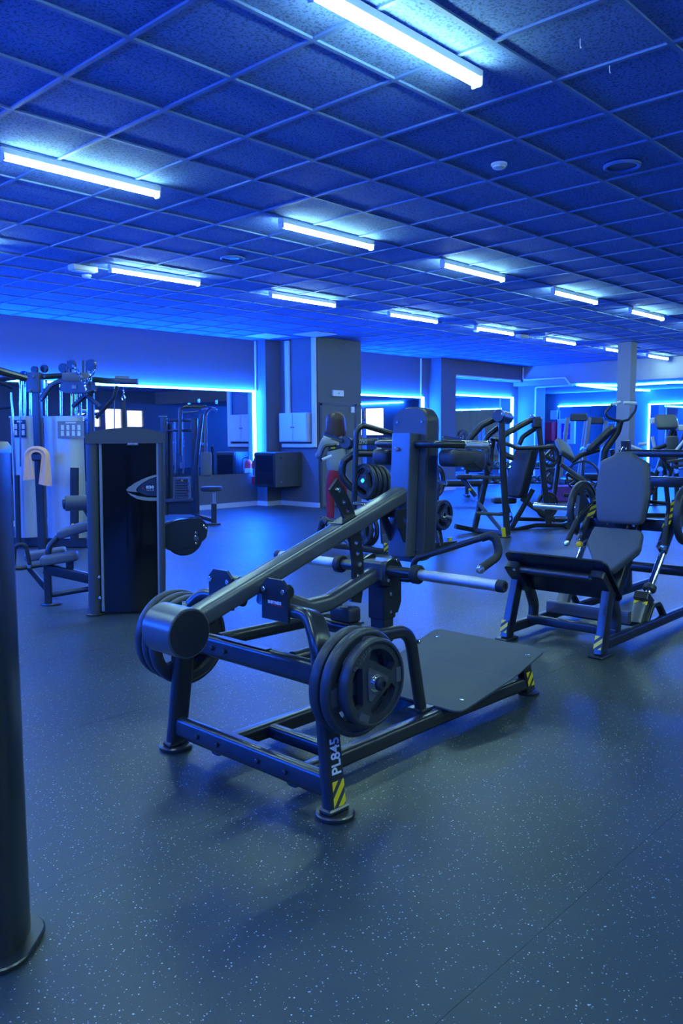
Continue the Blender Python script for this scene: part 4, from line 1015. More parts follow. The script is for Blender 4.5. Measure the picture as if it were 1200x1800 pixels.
# top frame
tb(T, 'top_tube', [(-8, 650, -.3), (56, 668, 0)], .045, D, FR, 0)
tb(T, 'top_tube', [(-8, 668, .4), (30, 664, .4), (60, 662, .1)], .03, D, FR)
tb(T, 'top_tube', [(66, 663), (118, 660, .1)], .035, D, FR, 0)
tb(T, 'top_tube', [(20, 682, .4), (0, 672, .3), (-8, 670, .3)], .02, D, FR)
br(T, 'pull_frame', [(74, 700, -.1), (90, 677, -.1), (115, 666, -.1), (150, 668, -.1), (166, 690, -.1)], .06, .06, D, FR, .1)
a = at(135, 663, D-.15)
T.part('chin_pad', MB().pad([(p.x, p.y) for p in fillet([V3((-.155, .05, 0)), V3((.155, .05, 0)), V3((.155, -.03, 0)), V3((.09, -.06, 0)), V3((-.12, -.06, 0)), V3((-.155, -.03, 0))], .02, 3, True)], .16, a, SIDE, (0, 0, 1), .015), VING)
a = at(138, 680, D-.12)
hd = T.part('head_cover', MB().prism([(-.17, .06), (.17, .06), (.19, -.05), (.12, -.075), (-.14, -.075), (-.20, -.04)], .20, a, SIDE, (0, 0, 1)), FR, smooth=25)
lg = at(130, 680, D-.235); T.part('cover_badge', MB().box(lg, (.05, .004, .04), Matrix.Rotation(math.atan2(_r.y, _r.x), 3, 'Z')).box(lg, (.02, .006, .012), Matrix.Rotation(math.atan2(_r.y, _r.x), 3, 'Z')), GREYP, hd, smooth=0)
for x, y, r, d in ((126, 641, .055, -.1), (160, 642, .07, -.1), (111, 647, .06, .25), (61, 650, .045, .2), (78, 648, .05, .25)):
    c = at(x, y, D+d); T.part('pulley', MB().lathe([(.012, -.02), (r*.95, -.02), (r, -.015), (r*.86, -.004), (r*.86, .004), (r, .015), (r*.95, .02), (.012, .02)], c, AWAY + SIDE*.3, 20), FR)
for x in (119, 124, 146, 152): tb(T, 'pulley_bracket', [(x, 634), (x, 662)], .014, D-.05, FR, 0)
# chain draped in a V
def chain(pts, d, link=.06, r=.0095, name='chain_link'):
    P_ = [at(x, y, D+d) for x, y in pts]; n = 0; mbs = MB()
    for a, b in zip(P_, P_[1:]):
        L = (b-a).length; k = max(1, int(L/link)); t = (b-a).normalized()
        for i in range(k):
            c = a + (b-a)*((i+.5)/k); s_ = SIDE if n % 2 else AWAY; s_ = (s_ - t*s_.dot(t)).normalized(); n += 1
            ring = [c + t*(.55*link*math.cos(q)) + s_*(.3*link*math.sin(q)) for q in [2*PI*j/10 for j in range(10)]]
            T.part(name, MB().tube(ring, r, 0, 6, True), CHR)
chain([(128, 641), (150, 675)], -.3); chain([(169, 644), (150, 675)], -.3); chain([(150, 675), (150, 688)], -.3)
chain([(217, 681), (217, 706)], .1)
tb(T, 'rope', [(217, 704), (218, 752)], .022, D+.1, GRIP, 0)
br(T, 'side_post', [(160, 685), (163, 960)], .07, .07, D+.2, FR, 0, .012, upv=AWAY)
br(T, 'side_brace', [(150, 695), (128, 715)], .06, .05, D+.1, FR, 0); br(T, 'side_brace', [(152, 695), (176, 715)], .05, .05, D+.1, FR, 0)
br(T, 'jib_beam', [(163, 667), (190, 670), (242, 671)], .06, .07, D+.2, FR, 0)
tb(T, 'jib_brace', [(169, 735), (200, 700), (206, 678)], .022, D+.2, FR, .08)
br(T, 'jib_plate', [(203, 664), (228, 665)], .05, .05, D+.2, BEAM, 0)
tb(T, 'cable', [(201, 680), (201, 800)], .007, D+.2, CHR, 0, 6)
# lower bits: columns, stacks with selector pins
br(T, 'stack_channel', [(131, 822), (131, 950)], .10, .06, D+.05, FR, 0, .02, upv=AWAY)
T.part('selector_pin', MB().sph(at(128, 923, D-.05), .022, 10, 6), YKN)
br(T, 'edge_post', [(30, 835), (33, 960)], .06, .05, D+.1, FR, 0, .015, upv=AWAY)
tb(T, 'edge_rod', [(20, 690), (27, 838)], .014, D+.1, CHR, 0); tb(T, 'edge_rod', [(35, 690), (36, 820)], .010, D+.1, CHR, 0)
tb(T, 'grab_bar', [(-6, 725), (0, 718), (22, 716)], .015, D+.2, FR, .05)
br(T, 'base_beam', [(20, 968), (150, 972)], .12, .08, D+.1, FR, 0)
kn = at(68, 803, D-.22)
T.part('knob_mount', MB().cyl(at(68, 803, D), kn, .05, 16, .006), FR)
T.part('knob', MB().box(kn, (.15, .12, .10), Matrix.Rotation(math.atan2(_r.y, _r.x), 3, 'Z'), .02), FR)
# towel hung over the knob
def ring_towel(u, v):
    # horseshoe: u runs from left hem over the crown to the right hem, v across the band (inner to outer)
    Lh, Rh = .27, .36; arc = .30; tot = Lh + arc + Rh; s_ = u*tot
    ri, ro = .062, .150
    r_ = ri + (ro-ri)*v
    wob = .012*math.sin(v*9 + u*4)
    if s_ < Lh: t = 1 - s_/Lh; x, z = -r_*(1-.0*t) - .02*t + .05*t*(1-v), -t*Lh*(1 + .06*v)
    elif s_ > Lh+arc: t = (s_-Lh-arc)/Rh; x, z = r_ + .02*t - .075*t*(1-v), -t*Rh*(1 - .08*(1-v))
    else: a_ = PI - PI*(s_-Lh)/arc; x, z = r_*math.cos(a_), r_*math.sin(a_)*.80
    return V3(kn) + SIDE*x + V3((0, 0, z + .01)) - AWAY*(.085 + wob - .03*abs(v-.5))
for _ in range(1):
    fr = MB().grid(ring_towel, 44, 10); nfr = len(fr.v)
    bk = MB(); bk.v = [tuple(V3(p) + AWAY*.012) for p in fr.v]; bk.f = [tuple(reversed(f)) for f in fr.f]
    tw = MB(); tw.add(fr.v, fr.f); tw.add(bk.v, bk.f)
    idx = [i*11 for i in range(45)] + [44*11+j for j in range(1, 11)] + [i*11+10 for i in range(43, -1, -1)] + [j for j in range(9, 0, -1)]
    tw.f += [(idx[k], idx[(k+1) % len(idx)], idx[(k+1) % len(idx)]+nfr, idx[k]+nfr) for k in range(len(idx))]
single('towel', tw, TOWEL, 'peach towel draped over the knob of the cable tower', 'towel', tuple(kn), smooth=80)

# medicine balls on a wall shelf behind the tower
T = Thing('wall_shelf', 'dark wall shelf behind the cable tower carrying balls', 'shelf', (6.0, 12.2, 2.18), world=True)
T.part('board', MB().box((6.05, 12.18, 2.19), (2.3, .28, .025), bev=.004), FR, smooth=0)
for x in (5.1, 7.0): T.part('bracket', MB().prism([(0, 0), (-.22, 0), (0, -.2)], .03, (x, 12.31, 2.175), (0, 1, 0), (0, 0, 1)), FR, smooth=0)
for x, r, m_, l in ((5.62, .10, GREYP, 'grey exercise ball on the wall shelf at far left'), (5.95, .09, mat('blue_ball', (.02, .05, .25), .4), 'dark blue exercise ball right of the grey ball'), (6.75, .085, DGREY, 'dark exercise ball at the right end of the wall shelf')):
    TT = Thing('exercise_ball', l, 'ball', (x, 12.17, 2.2025))
    TT.part('shell', MB().sph((0, 0, r), r, 20, 12), m_)
    TT.part('valve', MB().cyl((-.3*r, -.93*r, r*1.2), (-.31*r, -.96*r, r*1.2), .008, 8), WHITE)

# ------------------------------------------------------------------ pec fly machine before the mirror
D = 13.2
T = Thing('pec_fly_machine', 'blue-lit pec fly machine with weight stack before the mirror', 'gym machine', ground(320, D), world=True)
for x in (288, 341): br(T, 'stack_post', [(x, 735), (x+2, 905)], .11, .10, D, FR, 0, .03, upv=AWAY)
T.part('post_cap', MB().cyl(at(286, 733, D), at(286, 731, D), .07, 16), GREYP)
for y in (739, 757): br(T, 'stack_crossbar', [(290, y), (340, y)], .05, .04, D-.02, FR, 0)
for x in (307, 321): tb(T, 'guide_rod', [(x, 742), (x+1, 832)], .015, D, CHR, 0)
br(T, 'rear_panel', [(298, 745, .1), (298, 880, .1)], .11, .02, D, FR, 0, .005, upv=AWAY)
for k in range(9):
    a = at(320, 878 - k*4.5, D); T.part('stack_plate', MB().box(a, (.21, .12, .036), Matrix.Rotation(math.atan2(_r.y, _r.x), 3, 'Z'), .004), DGREY, smooth=0)
T.part('selector_pin', MB().sph(at(320, 845, D-.09), .018, 8, 6), YKN)
T.part('stack_yoke', MB().box(at(320, 818, D), (.07, .06, .12), Matrix.Rotation(math.atan2(_r.y, _r.x), 3, 'Z'), .01), CHR)
br(T, 'base_shelf', [(292, 880), (341, 878)], .10, .06, D-.04, DGREY, 0)
a = at(316, 893, D); T.part('kick_panel', MB().box(a, (.42, .05, .20), Matrix.Rotation(math.atan2(_r.y, _r.x), 3, 'Z'), .006), FR, smooth=0)
br(T, 'main_column', [(354, 728, -.1), (346, 800, -.1), (344, 820, -.1), (347, 908, -.1)], .07, .08, D, FR, .2, .02, upv=AWAY)
br(T, 'swing_arm', [(316, 800, -.2), (317, 718, -.2), (325, 714, -.2), (362, 716, 0)], .06, .06, D, FR, .1, .02)
br(T, 'swing_arm', [(361, 830, -.3), (361, 726, -.25), (370, 718, -.1), (380, 722, .2)], .05, .05, D, FR, .1, .02)
tb(T, 'top_handle', [(320, 725, -.2), (348, 723, -.1)], .02, D, CHR, 0); tb(T, 'top_handle', [(355, 720, -.1), (378, 717, .1)], .018, D, CHR, 0)
for x, y in ((349, 703), (380, 705), (332, 710)): T.part('cam_bolt', MB().cyl(at(x, y+5, D), at(x, y-2, D), .018, 8, .004), CHR)
T.part('arm_pad', MB().pad([(p.x, p.y) for p in fillet([V3((-.085, -.19, 0)), V3((.085, -.19, 0)), V3((.085, .19, 0)), V3((-.085, .19, 0))], .025, 3, True)], .08, at(362, 816, D-.35), SIDE, (0, 0, 1), .02), VING)
st = T.part('seat', MB().lathe([(.001, 0), (.15, 0), (.165, .015), (.165, .055), (.15, .07), (.001, .072)], at(372, 863, D-.6), (0, 0, 1), 24), VIN)
tb(T, 'seat_tube', [(376, 866), (376, 890)], .03, D-.6, CHR, 0); br(T, 'seat_post', [(376, 885), (376, 919)], .08, .08, D-.6, FR, 0, .015, upv=AWAY)
br(T, 'base_beam', [(345, 906, -.1), (376, 915, -.6)], .07, .06, D, FR, 0)
br(T, 'base_foot', [(362, 921, -.6), (388, 921, -.6)], .08, .03, D, FR, 0)

# ------------------------------------------------------------------ woman standing before the door
def skin_mb(joints, edges, root=0, sub=2):
    """joints: (pos, rx, ry); grown with a Skin modifier + subdivision, returned as mesh"""
    me = bpy.data.meshes.new('sk'); me.from_pydata([j[0] for j in joints], edges, [])
    o = bpy.data.objects.new('sk', me); COL.objects.link(o)
    m = o.modifiers.new('s', 'SKIN'); m.use_smooth_shade = True; m.branch_smoothing = .5
    for i, j in enumerate(joints):
        d = me.skin_vertices[0].data[i]; d.radius = (j[1], j[2] if len(j) > 2 else j[1]); d.use_root = (i == root)
    s2 = o.modifiers.new('d', 'SUBSURF'); s2.levels = sub; s2.render_levels = sub
    dg = bpy.context.evaluated_depsgraph_get(); ev = o.evaluated_get(dg)
    out = bpy.data.meshes.new_from_object(ev)
    bpy.data.objects.remove(o); bpy.data.meshes.remove(me)
    out.polygons.foreach_set('use_smooth', [True]*len(out.polygons))
    return out
WP = ground(592, 11.3)
# local frame: x = her right-left axis in view, y = away from the camera (she has her back to us, turned a little left)
wz = math.atan2(_r.y, _r.x) + math.radians(18)
T = Thing('person', 'woman with brown hair in a pale sweater and burgundy leggings, back turned', 'person', (WP.x, WP.y, 0), wz)
J = [((0, 0, .93), .135, .10), ((0, .0, 1.08), .115, .085), ((0, .01, 1.25), .135, .09), ((0, .0, 1.38), .12, .075), ((0, .02, 1.47), .048), ((0, .03, 1.55), .05),
     ((0, .035, 1.62), .075, .09), ((0, .03, 1.69), .07, .085),
     # arms: left elbow bent forward (away), hands together before her
     ((-.17, .0, 1.385), .052), ((-.205, .06, 1.16), .042), ((-.20, .26, 1.14), .036), ((-.16, .33, 1.16), .026),
     ((.17, .0, 1.385), .052), ((.205, .07, 1.16), .042), ((.14, .27, 1.12), .036), ((.08, .34, 1.14), .026),
     # legs
     ((-.085, .0, .82), .085), ((-.095, .01, .50), .056), ((-.10, -.01, .28), .052), ((-.10, -.02, .09), .036), ((-.11, .10, .035), .036),
     ((.085, .0, .82), .085), ((.095, .02, .50), .056), ((.10, .0, .28), .052), ((.10, -.01, .09), .036), ((.115, .11, .035), .036)]
E_ = [(0, 1), (1, 2), (2, 3), (3, 4), (4, 5), (5, 6), (6, 7), (3, 8), (8, 9), (9, 10), (10, 11), (3, 12), (12, 13), (13, 14), (14, 15), (0, 16), (16, 17), (17, 18), (18, 19), (19, 20), (0, 21), (21, 22), (22, 23), (23, 24), (24, 25)]
obj('body', skin_mb(J, E_), SKIN, T.e)
# fingers
for hx, hy, hz in ((-.16, .33, 1.16), (.08, .34, 1.14)):
    for k in range(4):
        fx = hx - .03 + .02*k
        me = skin_mb([((hx, hy, hz), .012), ((fx, hy+.05, hz+.005), .010), ((fx+.004, hy+.085-.006*abs(k-1.5), hz-.012), .009), ((fx+.006, hy+.10-.008*abs(k-1.5), hz-.035), .008)], [(0, 1), (1, 2), (2, 3)], 0, 1)
        obj('finger', me, SKIN, T.e)
    obj('thumb', skin_mb([((hx, hy, hz), .013), ((hx+.03, hy+.03, hz+.01), .011), ((hx+.035, hy+.06, hz), .009)], [(0, 1), (1, 2)], 0, 1), SKIN, T.e)
# sweater: loose body and sleeves, hem at the hips
SW = [((0, 0, .87), .150, .125), ((0, 0, 1.08), .165, .125), ((0, .01, 1.25), .165, .12), ((0, .0, 1.375), .14, .10), ((0, .01, 1.45), .075, .07),
      ((-.175, .0, 1.375), .078), ((-.215, .06, 1.17), .066), ((-.21, .25, 1.145), .052), ((.175, .0, 1.375), .078), ((.215, .07, 1.17), .066), ((.15, .26, 1.125), .052)]
obj('sweater', skin_mb(SW, [(0, 1), (1, 2), (2, 3), (3, 4), (3, 5), (5, 6), (6, 7), (3, 8), (8, 9), (9, 10)]), KNIT, T.e)
LG = [((0, 0, .94), .145, .112), ((-.088, .0, .81), .098), ((-.095, .01, .50), .066), ((-.10, -.01, .28), .060), ((-.10, -.02, .12), .043), ((.088, .0, .81), .098), ((.095, .02, .50), .066), ((.10, .0, .28), .060), ((.10, -.01, .12), .043), ((0, 0, 1.06), .125, .10)]
obj('leggings', skin_mb(LG, [(0, 1), (1, 2), (2, 3), (3, 4), (0, 5), (5, 6), (6, 7), (7, 8), (0, 9)]), LEGG, T.e)
for s_ in (-1, 1):
    obj('shoe', skin_mb([((s_*.10, -.05, .045), .043), ((s_*.105, .04, .043), .042), ((s_*.115, .15, .036), .035)], [(0, 1), (1, 2)], 0, 2), SHOE, T.e)
# shoulder-length hair: cap with a flared hanging back and uneven ends
def hair(u, v):
    a = 2*PI*u; ph = v
    if v < .4:
        t = v/.4*PI*.55; r = math.sin(t); z = 1.662 + .122*math.cos(t); rx, ry = .104*r + .0, .118*r
    else:
        q = (v-.4)/.6; rx = .104 + .022*q - .03*max(0, q-.75)*4; ry = .118 - .02*q; z = 1.658 - (.235 + .02*math.sin(7*a))*q
    front = max(0, math.sin(a))            # +y is her face
    k = 1 - .55*front*min(1, max(0, v-.35)*3)
    rip = 1 + .035*math.sin(16*a + 3*v)
    return V3((1.32*rx*math.cos(a)*rip, .025 + ry*math.sin(a)*k*rip - .012*max(0, v-.4), z))
T.part('hair', MB().grid(hair, 40, 16), HAIR, smooth=80)
# face details (seen only from the other side)
T.part('nose', MB().sph((0, .128, 1.63), .016, 8, 6, (1, 1.2, 1.4)), SKIN)
for s_ in (-1, 1):
    T.part('eye', MB().sph((s_*.032, .112, 1.655), .012, 8, 6), WHITE); T.part('ear', MB().sph((s_*.078, .03, 1.64), .03, 8, 6, (.35, .7, 1.1)), SKIN)
T.part('mouth', MB().sph((0, .118, 1.592), .022, 8, 6, (1, .4, .35)), REDL)

T.e.scale = (.96, .96, .955)
# ------------------------------------------------------------------ machines further back
def bgplate(px, py, d, r, ax, label, th=.045, n=1):
    """plate whose axis points along horizontal direction ax (unit Vector); outer face toward ax"""
    c = at(px, py, d); rz = math.atan2(ax.y, ax.x) + PI/2
    return plate(tuple(c), r, th, rz, label, spin=.4)
def pegs(T, pts, r, D, m=CHR, name='storage_peg'):
    for a, b in pts: tb(T, name, [a, b], r, D, m, 0)

# lateral raise machine with stacked plates behind the pad tower
D = 9.6
T = Thing('plate_loaded_row', 'plate-loaded machine with hoop frame and stacked plates behind the pad', 'gym machine', ground(690, D), world=True)
tb(T, 'hoop', [(622, 905), (626, 758), (636, 747), (705, 767, .2)], .032, D-.25, FR, .12, 14)
br(T, 'top_beam', [(622, 776), (712, 776, .1)], .08, .085, D, BEAM, 0)
T.part('beam_number', text_mb('L090', .075, at(636, 777, D-.06), SIDE, (0, 0, 1), .003, .001, .8), WHT, smooth=0)
tb(T, 'loop_tube', [(700, 796), (622, 797), (602, 812), (601, 838), (615, 855), (650, 875)], .045, D-.05, FR, .12, 14)
br(T, 'mast', [(668, 790, .1), (670, 850, .1), (676, 955, .1)], .09, .09, D, BEAM, 0, .02, upv=AWAY)
br(T, 'tilt_plate', [(672, 770), (662, 803)], .10, .03, D-.15, FR, 0, .01, upv=AWAY)
T.part('instruction_tag', MB().box(at(666, 786, D-.19), (.05, .006, .06), Matrix.Rotation(math.atan2(_r.y, _r.x), 3, 'Z')), WHITE, smooth=0)
tb(T, 'chrome_horn', [(568, 764, -.1), (600, 775)], .024, D-.2, CHR, 0)
T.part('horn_disc', MB().cyl(at(606, 778, D-.2), at(612, 780, D-.1), .075, 24, .008), FR)
br(T, 'swing_arm', [(576, 790), (598, 785), (628, 772)], .05, .05, D-.15, FR, .05)
T.part('hazard_sticker', MB().box(at(585, 785, D-.18), (.05, .01, .05), Matrix.Rotation(math.atan2(_r.y, _r.x), 3, 'Z')), YEL, smooth=0)
tb(T, 'handle', [(592, 782), (570, 784), (563, 802), (566, 811)], .018, D-.2, FR, .05); tb(T, 'handle_grip', [(566, 808), (583, 801)], .018, D-.25, WHITE, 0)
br(T, 'base_rail', [(560, 955), (620, 962), (682, 970)], .07, .07, D-.1, FR, 0)
br(T, 'base_rail', [(680, 968), (800, 955, .4)], .07, .07, D, FR, 0)
br(T, 'post', [(600, 880, .2), (596, 955, .1)], .06, .07, D, FR, 0, .012, upv=AWAY)
tb(T, 'low_horn', [(560, 911, -.1), (600, 917)], .025, D-.1, CHR, 0)
br(T, 'foot_block', [(676, 940), (681, 973)], .07, .07, D-.1, BEAM, 0, .01, upv=AWAY)
T.part('foot_disc', MB().lathe([(.085, 0), (.085, .012), (.001, .016)], ground(684, D-.15), (0, 0, 1), 20), FR)
stripes(T, at(679, 962, D-.15), SIDE, (0, 0, 1), .06, .10)
br(T, 'rear_leg', [(704, 776, .12), (750, 790, .5), (757, 860, .5), (774, 960, .3)], .07, .07, D, FR, 0, .012, upv=AWAY)
T.part('foot_disc', MB().lathe([(.085, 0), (.085, .012), (.001, .016)], ground(792, D+.45), (0, 0, 1), 20), FR)
br(T, 'foot_block', [(790, 945, .45), (792, 966, .45)], .05, .05, D, YEL, 0, .01, upv=AWAY)
tb(T, 'knob_cluster', [(620, 885), (660, 887)], .02, D-.3, CHR, 0)
pegs(T, [((637, 845, -.28), (690, 850, .2)), ((760, 845, .3), (785, 850, .2)), ((765, 905, .4), (795, 910, .3)), ((620, 930, 0), (660, 932, .2))], .024, D)
ax = (-SIDE*.80 - AWAY*.6).normalized()
for k in range(4): bgplate(641 + 8.5*k, 846 + .8*k, D - .20 + .06*k, .205, ax, ['front plate of the four-plate stack beside the woman', 'second plate of the four-plate stack beside the woman', 'third plate of the four-plate stack beside the woman', 'rear plate of the four-plate stack beside the woman'][k], .048)
for k in range(2): bgplate(636 + 10*k, 930 + k, D + .05 + .05*k, .20, ax, ['front rubber plate low behind the long lever beam', 'rear rubber plate low behind the long lever beam'][k], .048)
ax2 = (SIDE*.75 - AWAY*.65).normalized()
bgplate(764, 846, D+.3, .205, ax2, 'single rubber plate right of the tall back pad', .05)
for k in range(3): bgplate(779 - 6*k, 905 + k, D + .3 + .05*k, .185 - .02*(2-k)*0, ax2, ['outer plate of the low stack right of the back pad', 'middle plate of the low stack right of the back pad', 'inner plate of the low stack right of the back pad'][k], .045)

# chest press pair in the middle distance
D = 11.2
T = Thing('chest_press', 'upright plate-loaded press with ladder pegs right of the pad tower', 'gym machine', ground(870, D), world=True)
br(T, 'upright', [(881, 735), (884, 830), (891, 940)], .085, .085, D-.1, FR, 0, .02, upv=AWAY)
br(T, 'rear_leg', [(866, 770, .2), (852, 850, .3), (833, 932, .3)], .08, .08, D, FR, .2, .02, upv=AWAY)
br(T, 'brace', [(841, 885, .2), (884, 935, 0)], .05, .05, D, BEAM, 0)
pegs(T, [((830, 838), (880, 840)), ((836, 902), (884, 904))], .024, D-.05, BEAM)
br(T, 'press_arm', [(823, 800), (824, 772), (846, 748), (878, 732)], .09, .085, D-.05, FR, .12, .03)
br(T, 'press_arm', [(845, 790), (858, 765), (884, 745)], .07, .07, D+.15, FR, .1, .03)
T.part('arm_hub', MB().cyl(at(875, 731, D-.25), at(892, 735, D+.1), .085, 20, .01), FR)
T.part('hub_bolt', MB().cyl(at(884, 728, D-.3), at(885, 728, D-.2), .03, 8, .005), CHR)
tb(T, 'chrome_horn', [(777, 769), (812, 774)], .026, D+.1, CHR, 0)
br(T, 'seat_post', [(812, 840, .4), (836, 872, .3)], .06, .06, D, FR, 0)
T.part('seat', MB().pad(rrect(.34, .26, .05, 3), .07, at(822, 838, D+.4), SIDE, AWAY, .02), VIN)
br(T, 'base_rail', [(800, 925, .2), (835, 932, .3), (890, 938, -.1)], .07, .07, D, FR, 0)
T.part('foot_disc', MB().lathe([(.08, 0), (.08, .012), (.001, .016)], ground(886, D-.3), (0, 0, 1), 20), FR)
br(T, 'foot_block', [(884, 928), (886, 946)], .05, .05, D-.3, YEL, 0, .01, upv=AWAY)
T.part('knob', MB().sph(at(826, 861, D+.3), .025, 8, 6), YKN)
bgplate(858, 803, D-.25, .22, (SIDE*.92 - AWAY*.38).normalized(), 'rubber plate seen edge-on behind the knurled shoulder grip', .06)
bgplate(813, 768, D+.15, .10, (-SIDE*.7 - AWAY*.7).normalized(), 'small dark plate at the end of the pale chrome horn', .04)

D = 11.9
T = Thing('chest_press', 'incline chest press with long black back pad and curved arms', 'gym machine', ground(940, D), world=True)
br(T, 'upright', [(946, 740), (956, 850), (964, 922)], .08, .08, D, FR, 0, .02, upv=AWAY)
br(T, 'upright', [(936, 860, .1), (925, 880, .1), (897, 930, .1)], .075, .075, D-.1, FR, 0, .02, upv=AWAY)
n2 = (V3((0, 0, 1)) + SIDE*.24).normalized()
T.part('back_pad', MB().pad(rrect(.30, .70, .06, 4), .10, at(912, 832, D-.2), (AWAY*.75 - SIDE*.65), n2, .03, 4), VIN)
T.part('pad_board', MB().prism(rrect(.24, .74, .05, 3), .05, at(922, 832, D-.2), (AWAY*.75 - SIDE*.65), n2), FR)
br(T, 'press_arm', [(908, 808, -.1), (884, 798, -.1), (874, 780, -.1), (886, 764, -.1), (938, 735, 0)], .085, .085, D, FR, .15, .03)
br(T, 'press_arm', [(912, 782, .2), (918, 768, .2), (942, 752, .2)], .07, .07, D, FR, .12, .03)
br(T, 'cross_handle', [(866, 770, -.3), (910, 788, -.35), (972, 786, -.3)], .055, .06, D, FR, .1, .025)
T.part('arm_hub', MB().box(at(943, 743, D), (.15, .14, .17), Matrix.Rotation(math.atan2(_r.y, _r.x), 3, 'Z'), .03), FR)
T.part('hub_bolt', MB().cyl(at(935, 732, D-.15), at(936, 732, D-.05), .03, 8, .005), CHR)
br(T, 'low_arm', [(915, 875), (938, 892), (975, 915)], .07, .07, D, FR, .1)
br(T, 'base_rail', [(850, 938, -.3), (890, 935, -.2), (940, 923, 0), (1000, 924, .1)], .07, .06, D, FR, 0)
br(T, 'base_rail', [(905, 912, .3), (1000, 914, .4)], .07, .06, D, FR, 0)
T.part('seat', MB().pad(rrect(.34, .30, .06, 3), .09, at(885, 879, D+.1), SIDE, AWAY, .03), VIN)
br(T, 'seat_post', [(888, 885, .1), (900, 925, .2)], .08, .08, D, FR, 0, .02, upv=AWAY)
br(T, 'end_bracket', [(993, 918), (999, 930)], .06, .08, D-.05, FR, 0, .01, upv=AWAY)
for x, y in ((880, 903), (895, 912), (897, 904)): T.part('bolt', MB().cyl(at(x, y, D-.1), at(x, y, D), .03, 8, .005), CHR)
bgplate(961, 888, D+.1, .20, (SIDE*.45 - AWAY*.9).normalized(), 'rubber plate low on the incline chest press', .06)
bgplate(966, 801, D+.2, .17, (SIDE*.5 - AWAY*.9).normalized(), 'rubber plate high behind the incline chest press frame', .06)

D = 12.9
T = Thing('seated_row', 'seated row machine with pale pad between press and leg press', 'gym machine', ground(1010, D), world=True)
br(T, 'upright', [(983, 800), (974, 865), (962, 915)], .07, .07, D, FR, 0, .02, upv=AWAY)
T.part('chest_pad', MB().pad(rrect(.30, .42, .06, 4), .09, at(992, 790, D-.1), (SIDE*.75 + AWAY*.4 - V3((0, 0, .45))), (AWAY*.8 + V3((0, 0, .5))), .03, 4), VING)
br(T, 'curved_arm', [(985, 816), (1010, 834), (1024, 842), (1036, 866), (1042, 880)], .06, .065, D-.1, BEAM, .15, .025)
br(T, 'curved_arm', [(995, 832), (1024, 850), (1038, 862)], .05, .055, D+.2, FR, .12, .025)
br(T, 'rear_leg', [(1022, 845, .2), (1002, 895, .2), (996, 912, .2)], .07, .07, D, FR, 0, .02, upv=AWAY)
T.part('wheel_rim', MB().lathe([(.24, -.02), (.27, -.02), (.28, 0), (.27, .02), (.24, .02), (.24, -.02)], at(1024, 838, D+.9), (AWAY + SIDE*.3), 32), FR)
for a in (90, 210, 330): T.part('wheel_spoke', MB().bar([at(1024, 838, D+.9), at(1024, 838, D+.9) + (SIDE*math.cos(math.radians(a)) + V3((0, 0, math.sin(math.radians(a)))))*.26], .05, .02, .006), FR)
br(T, 'base_rail', [(962, 910), (1040, 912)], .07, .06, D, FR, 0); br(T, 'cross_tube', [(990, 870, .1), (1010, 872, .1)], .06, .06, D, FR, 0)
br(T, 'foot_rest', [(940, 790, .2), (968, 802, .1)], .05, .04, D, CHR, 0)
bgplate(965, 842, D+.4, .18, (SIDE*.6 - AWAY*.8).normalized(), 'dark rubber plate above the purple box', .05)

D = 14.6
T = Thing('cable_curl_machine', 'leaning machine with raised white grips before the grey column', 'gym machine', ground(1075, D), world=True)
br(T, 'column', [(1090, 738), (1084, 760), (1062, 792), (1050, 895)], .12, .12, D, FR, .25, .04, upv=AWAY)
T.part('back_pad', MB().pad(rrect(.28, .62, .10, 4), .09, at(1056, 772, D-.15), (SIDE*.5 + AWAY*.7), (SIDE*.75 + V3((0, 0, .75))), .03, 4), VIN)
for xs in ([(1088, 741), (1070, 735), (1062, 727), (1077, 709)], [(1090, 741), (1104, 738), (1116, 722), (1118, 712)]): tb(T, 'handle_frame', xs, .022, D-.1, FR, .06)
tb(T, 'handle_grip', [(1075, 711), (1090, 707)], .03, D-.1, WHITE, 0); tb(T, 'handle_grip', [(1096, 708), (1118, 709)], .03, D-.1, WHITE, 0)
br(T, 'lower_arm', [(1052, 790), (1020, 800), (1003, 812)], .09, .09, D, FR, .1, .03)
T.part('hub', MB().cyl(at(1036, 785, D-.2), at(1040, 786, D+.1), .06, 16, .01), CHR)
br(T, 'base_rail', [(1010, 896), (1095, 898)], .08, .08, D, FR, 0)
br(T, 'rear_leg', [(1075, 790, .2), (1088, 892, .2)], .08, .08, D, FR, 0, .02, upv=AWAY)

# machines on the right behind the leg press
D = 13.5
T = Thing('shoulder_press', 'blue-lit press frame with white grips right of the grey backrest', 'gym machine', ground(1160, D), world=True)
br(T, 'upright', [(1163, 790), (1176, 905)], .07, .07, D, FR, 0, .02, upv=AWAY)
br(T, 'upright', [(1118, 805, .3), (1112, 905, .3)], .07, .07, D, FR, 0, .02, upv=AWAY)
br(T, 'press_arm', [(1130, 800), (1150, 790), (1170, 783)], .07, .07, D-.2, FR, .1, .03)
tb(T, 'grip', [(1105, 783), (1127, 792)], .028, D-.3, WHITE, 0); tb(T, 'grip', [(1103, 785), (1116, 795)], .028, D-.2, WHITE, 0)
tb(T, 'grip', [(1146, 768), (1150, 786)], .026, D-.2, WHITE, 0); tb(T, 'grip', [(1122, 781), (1136, 780)], .028, D+.2, WHITE, 0)
tb(T, 'grip', [(1183, 798), (1202, 775)], .026, D-.3, WHITE, 0)
T.part('seat_back', MB().pad(rrect(.20, .40, .05, 3), .08, at(1180, 788, D), SIDE, (0, 0, 1), .025), VING)
br(T, 'cross_frame', [(1172, 812), (1206, 808)], .06, .05, D-.3, BEAM, 0); br(T, 'cross_frame', [(1182, 820), (1206, 818)], .05, .04, D-.3, BEAM, 0)
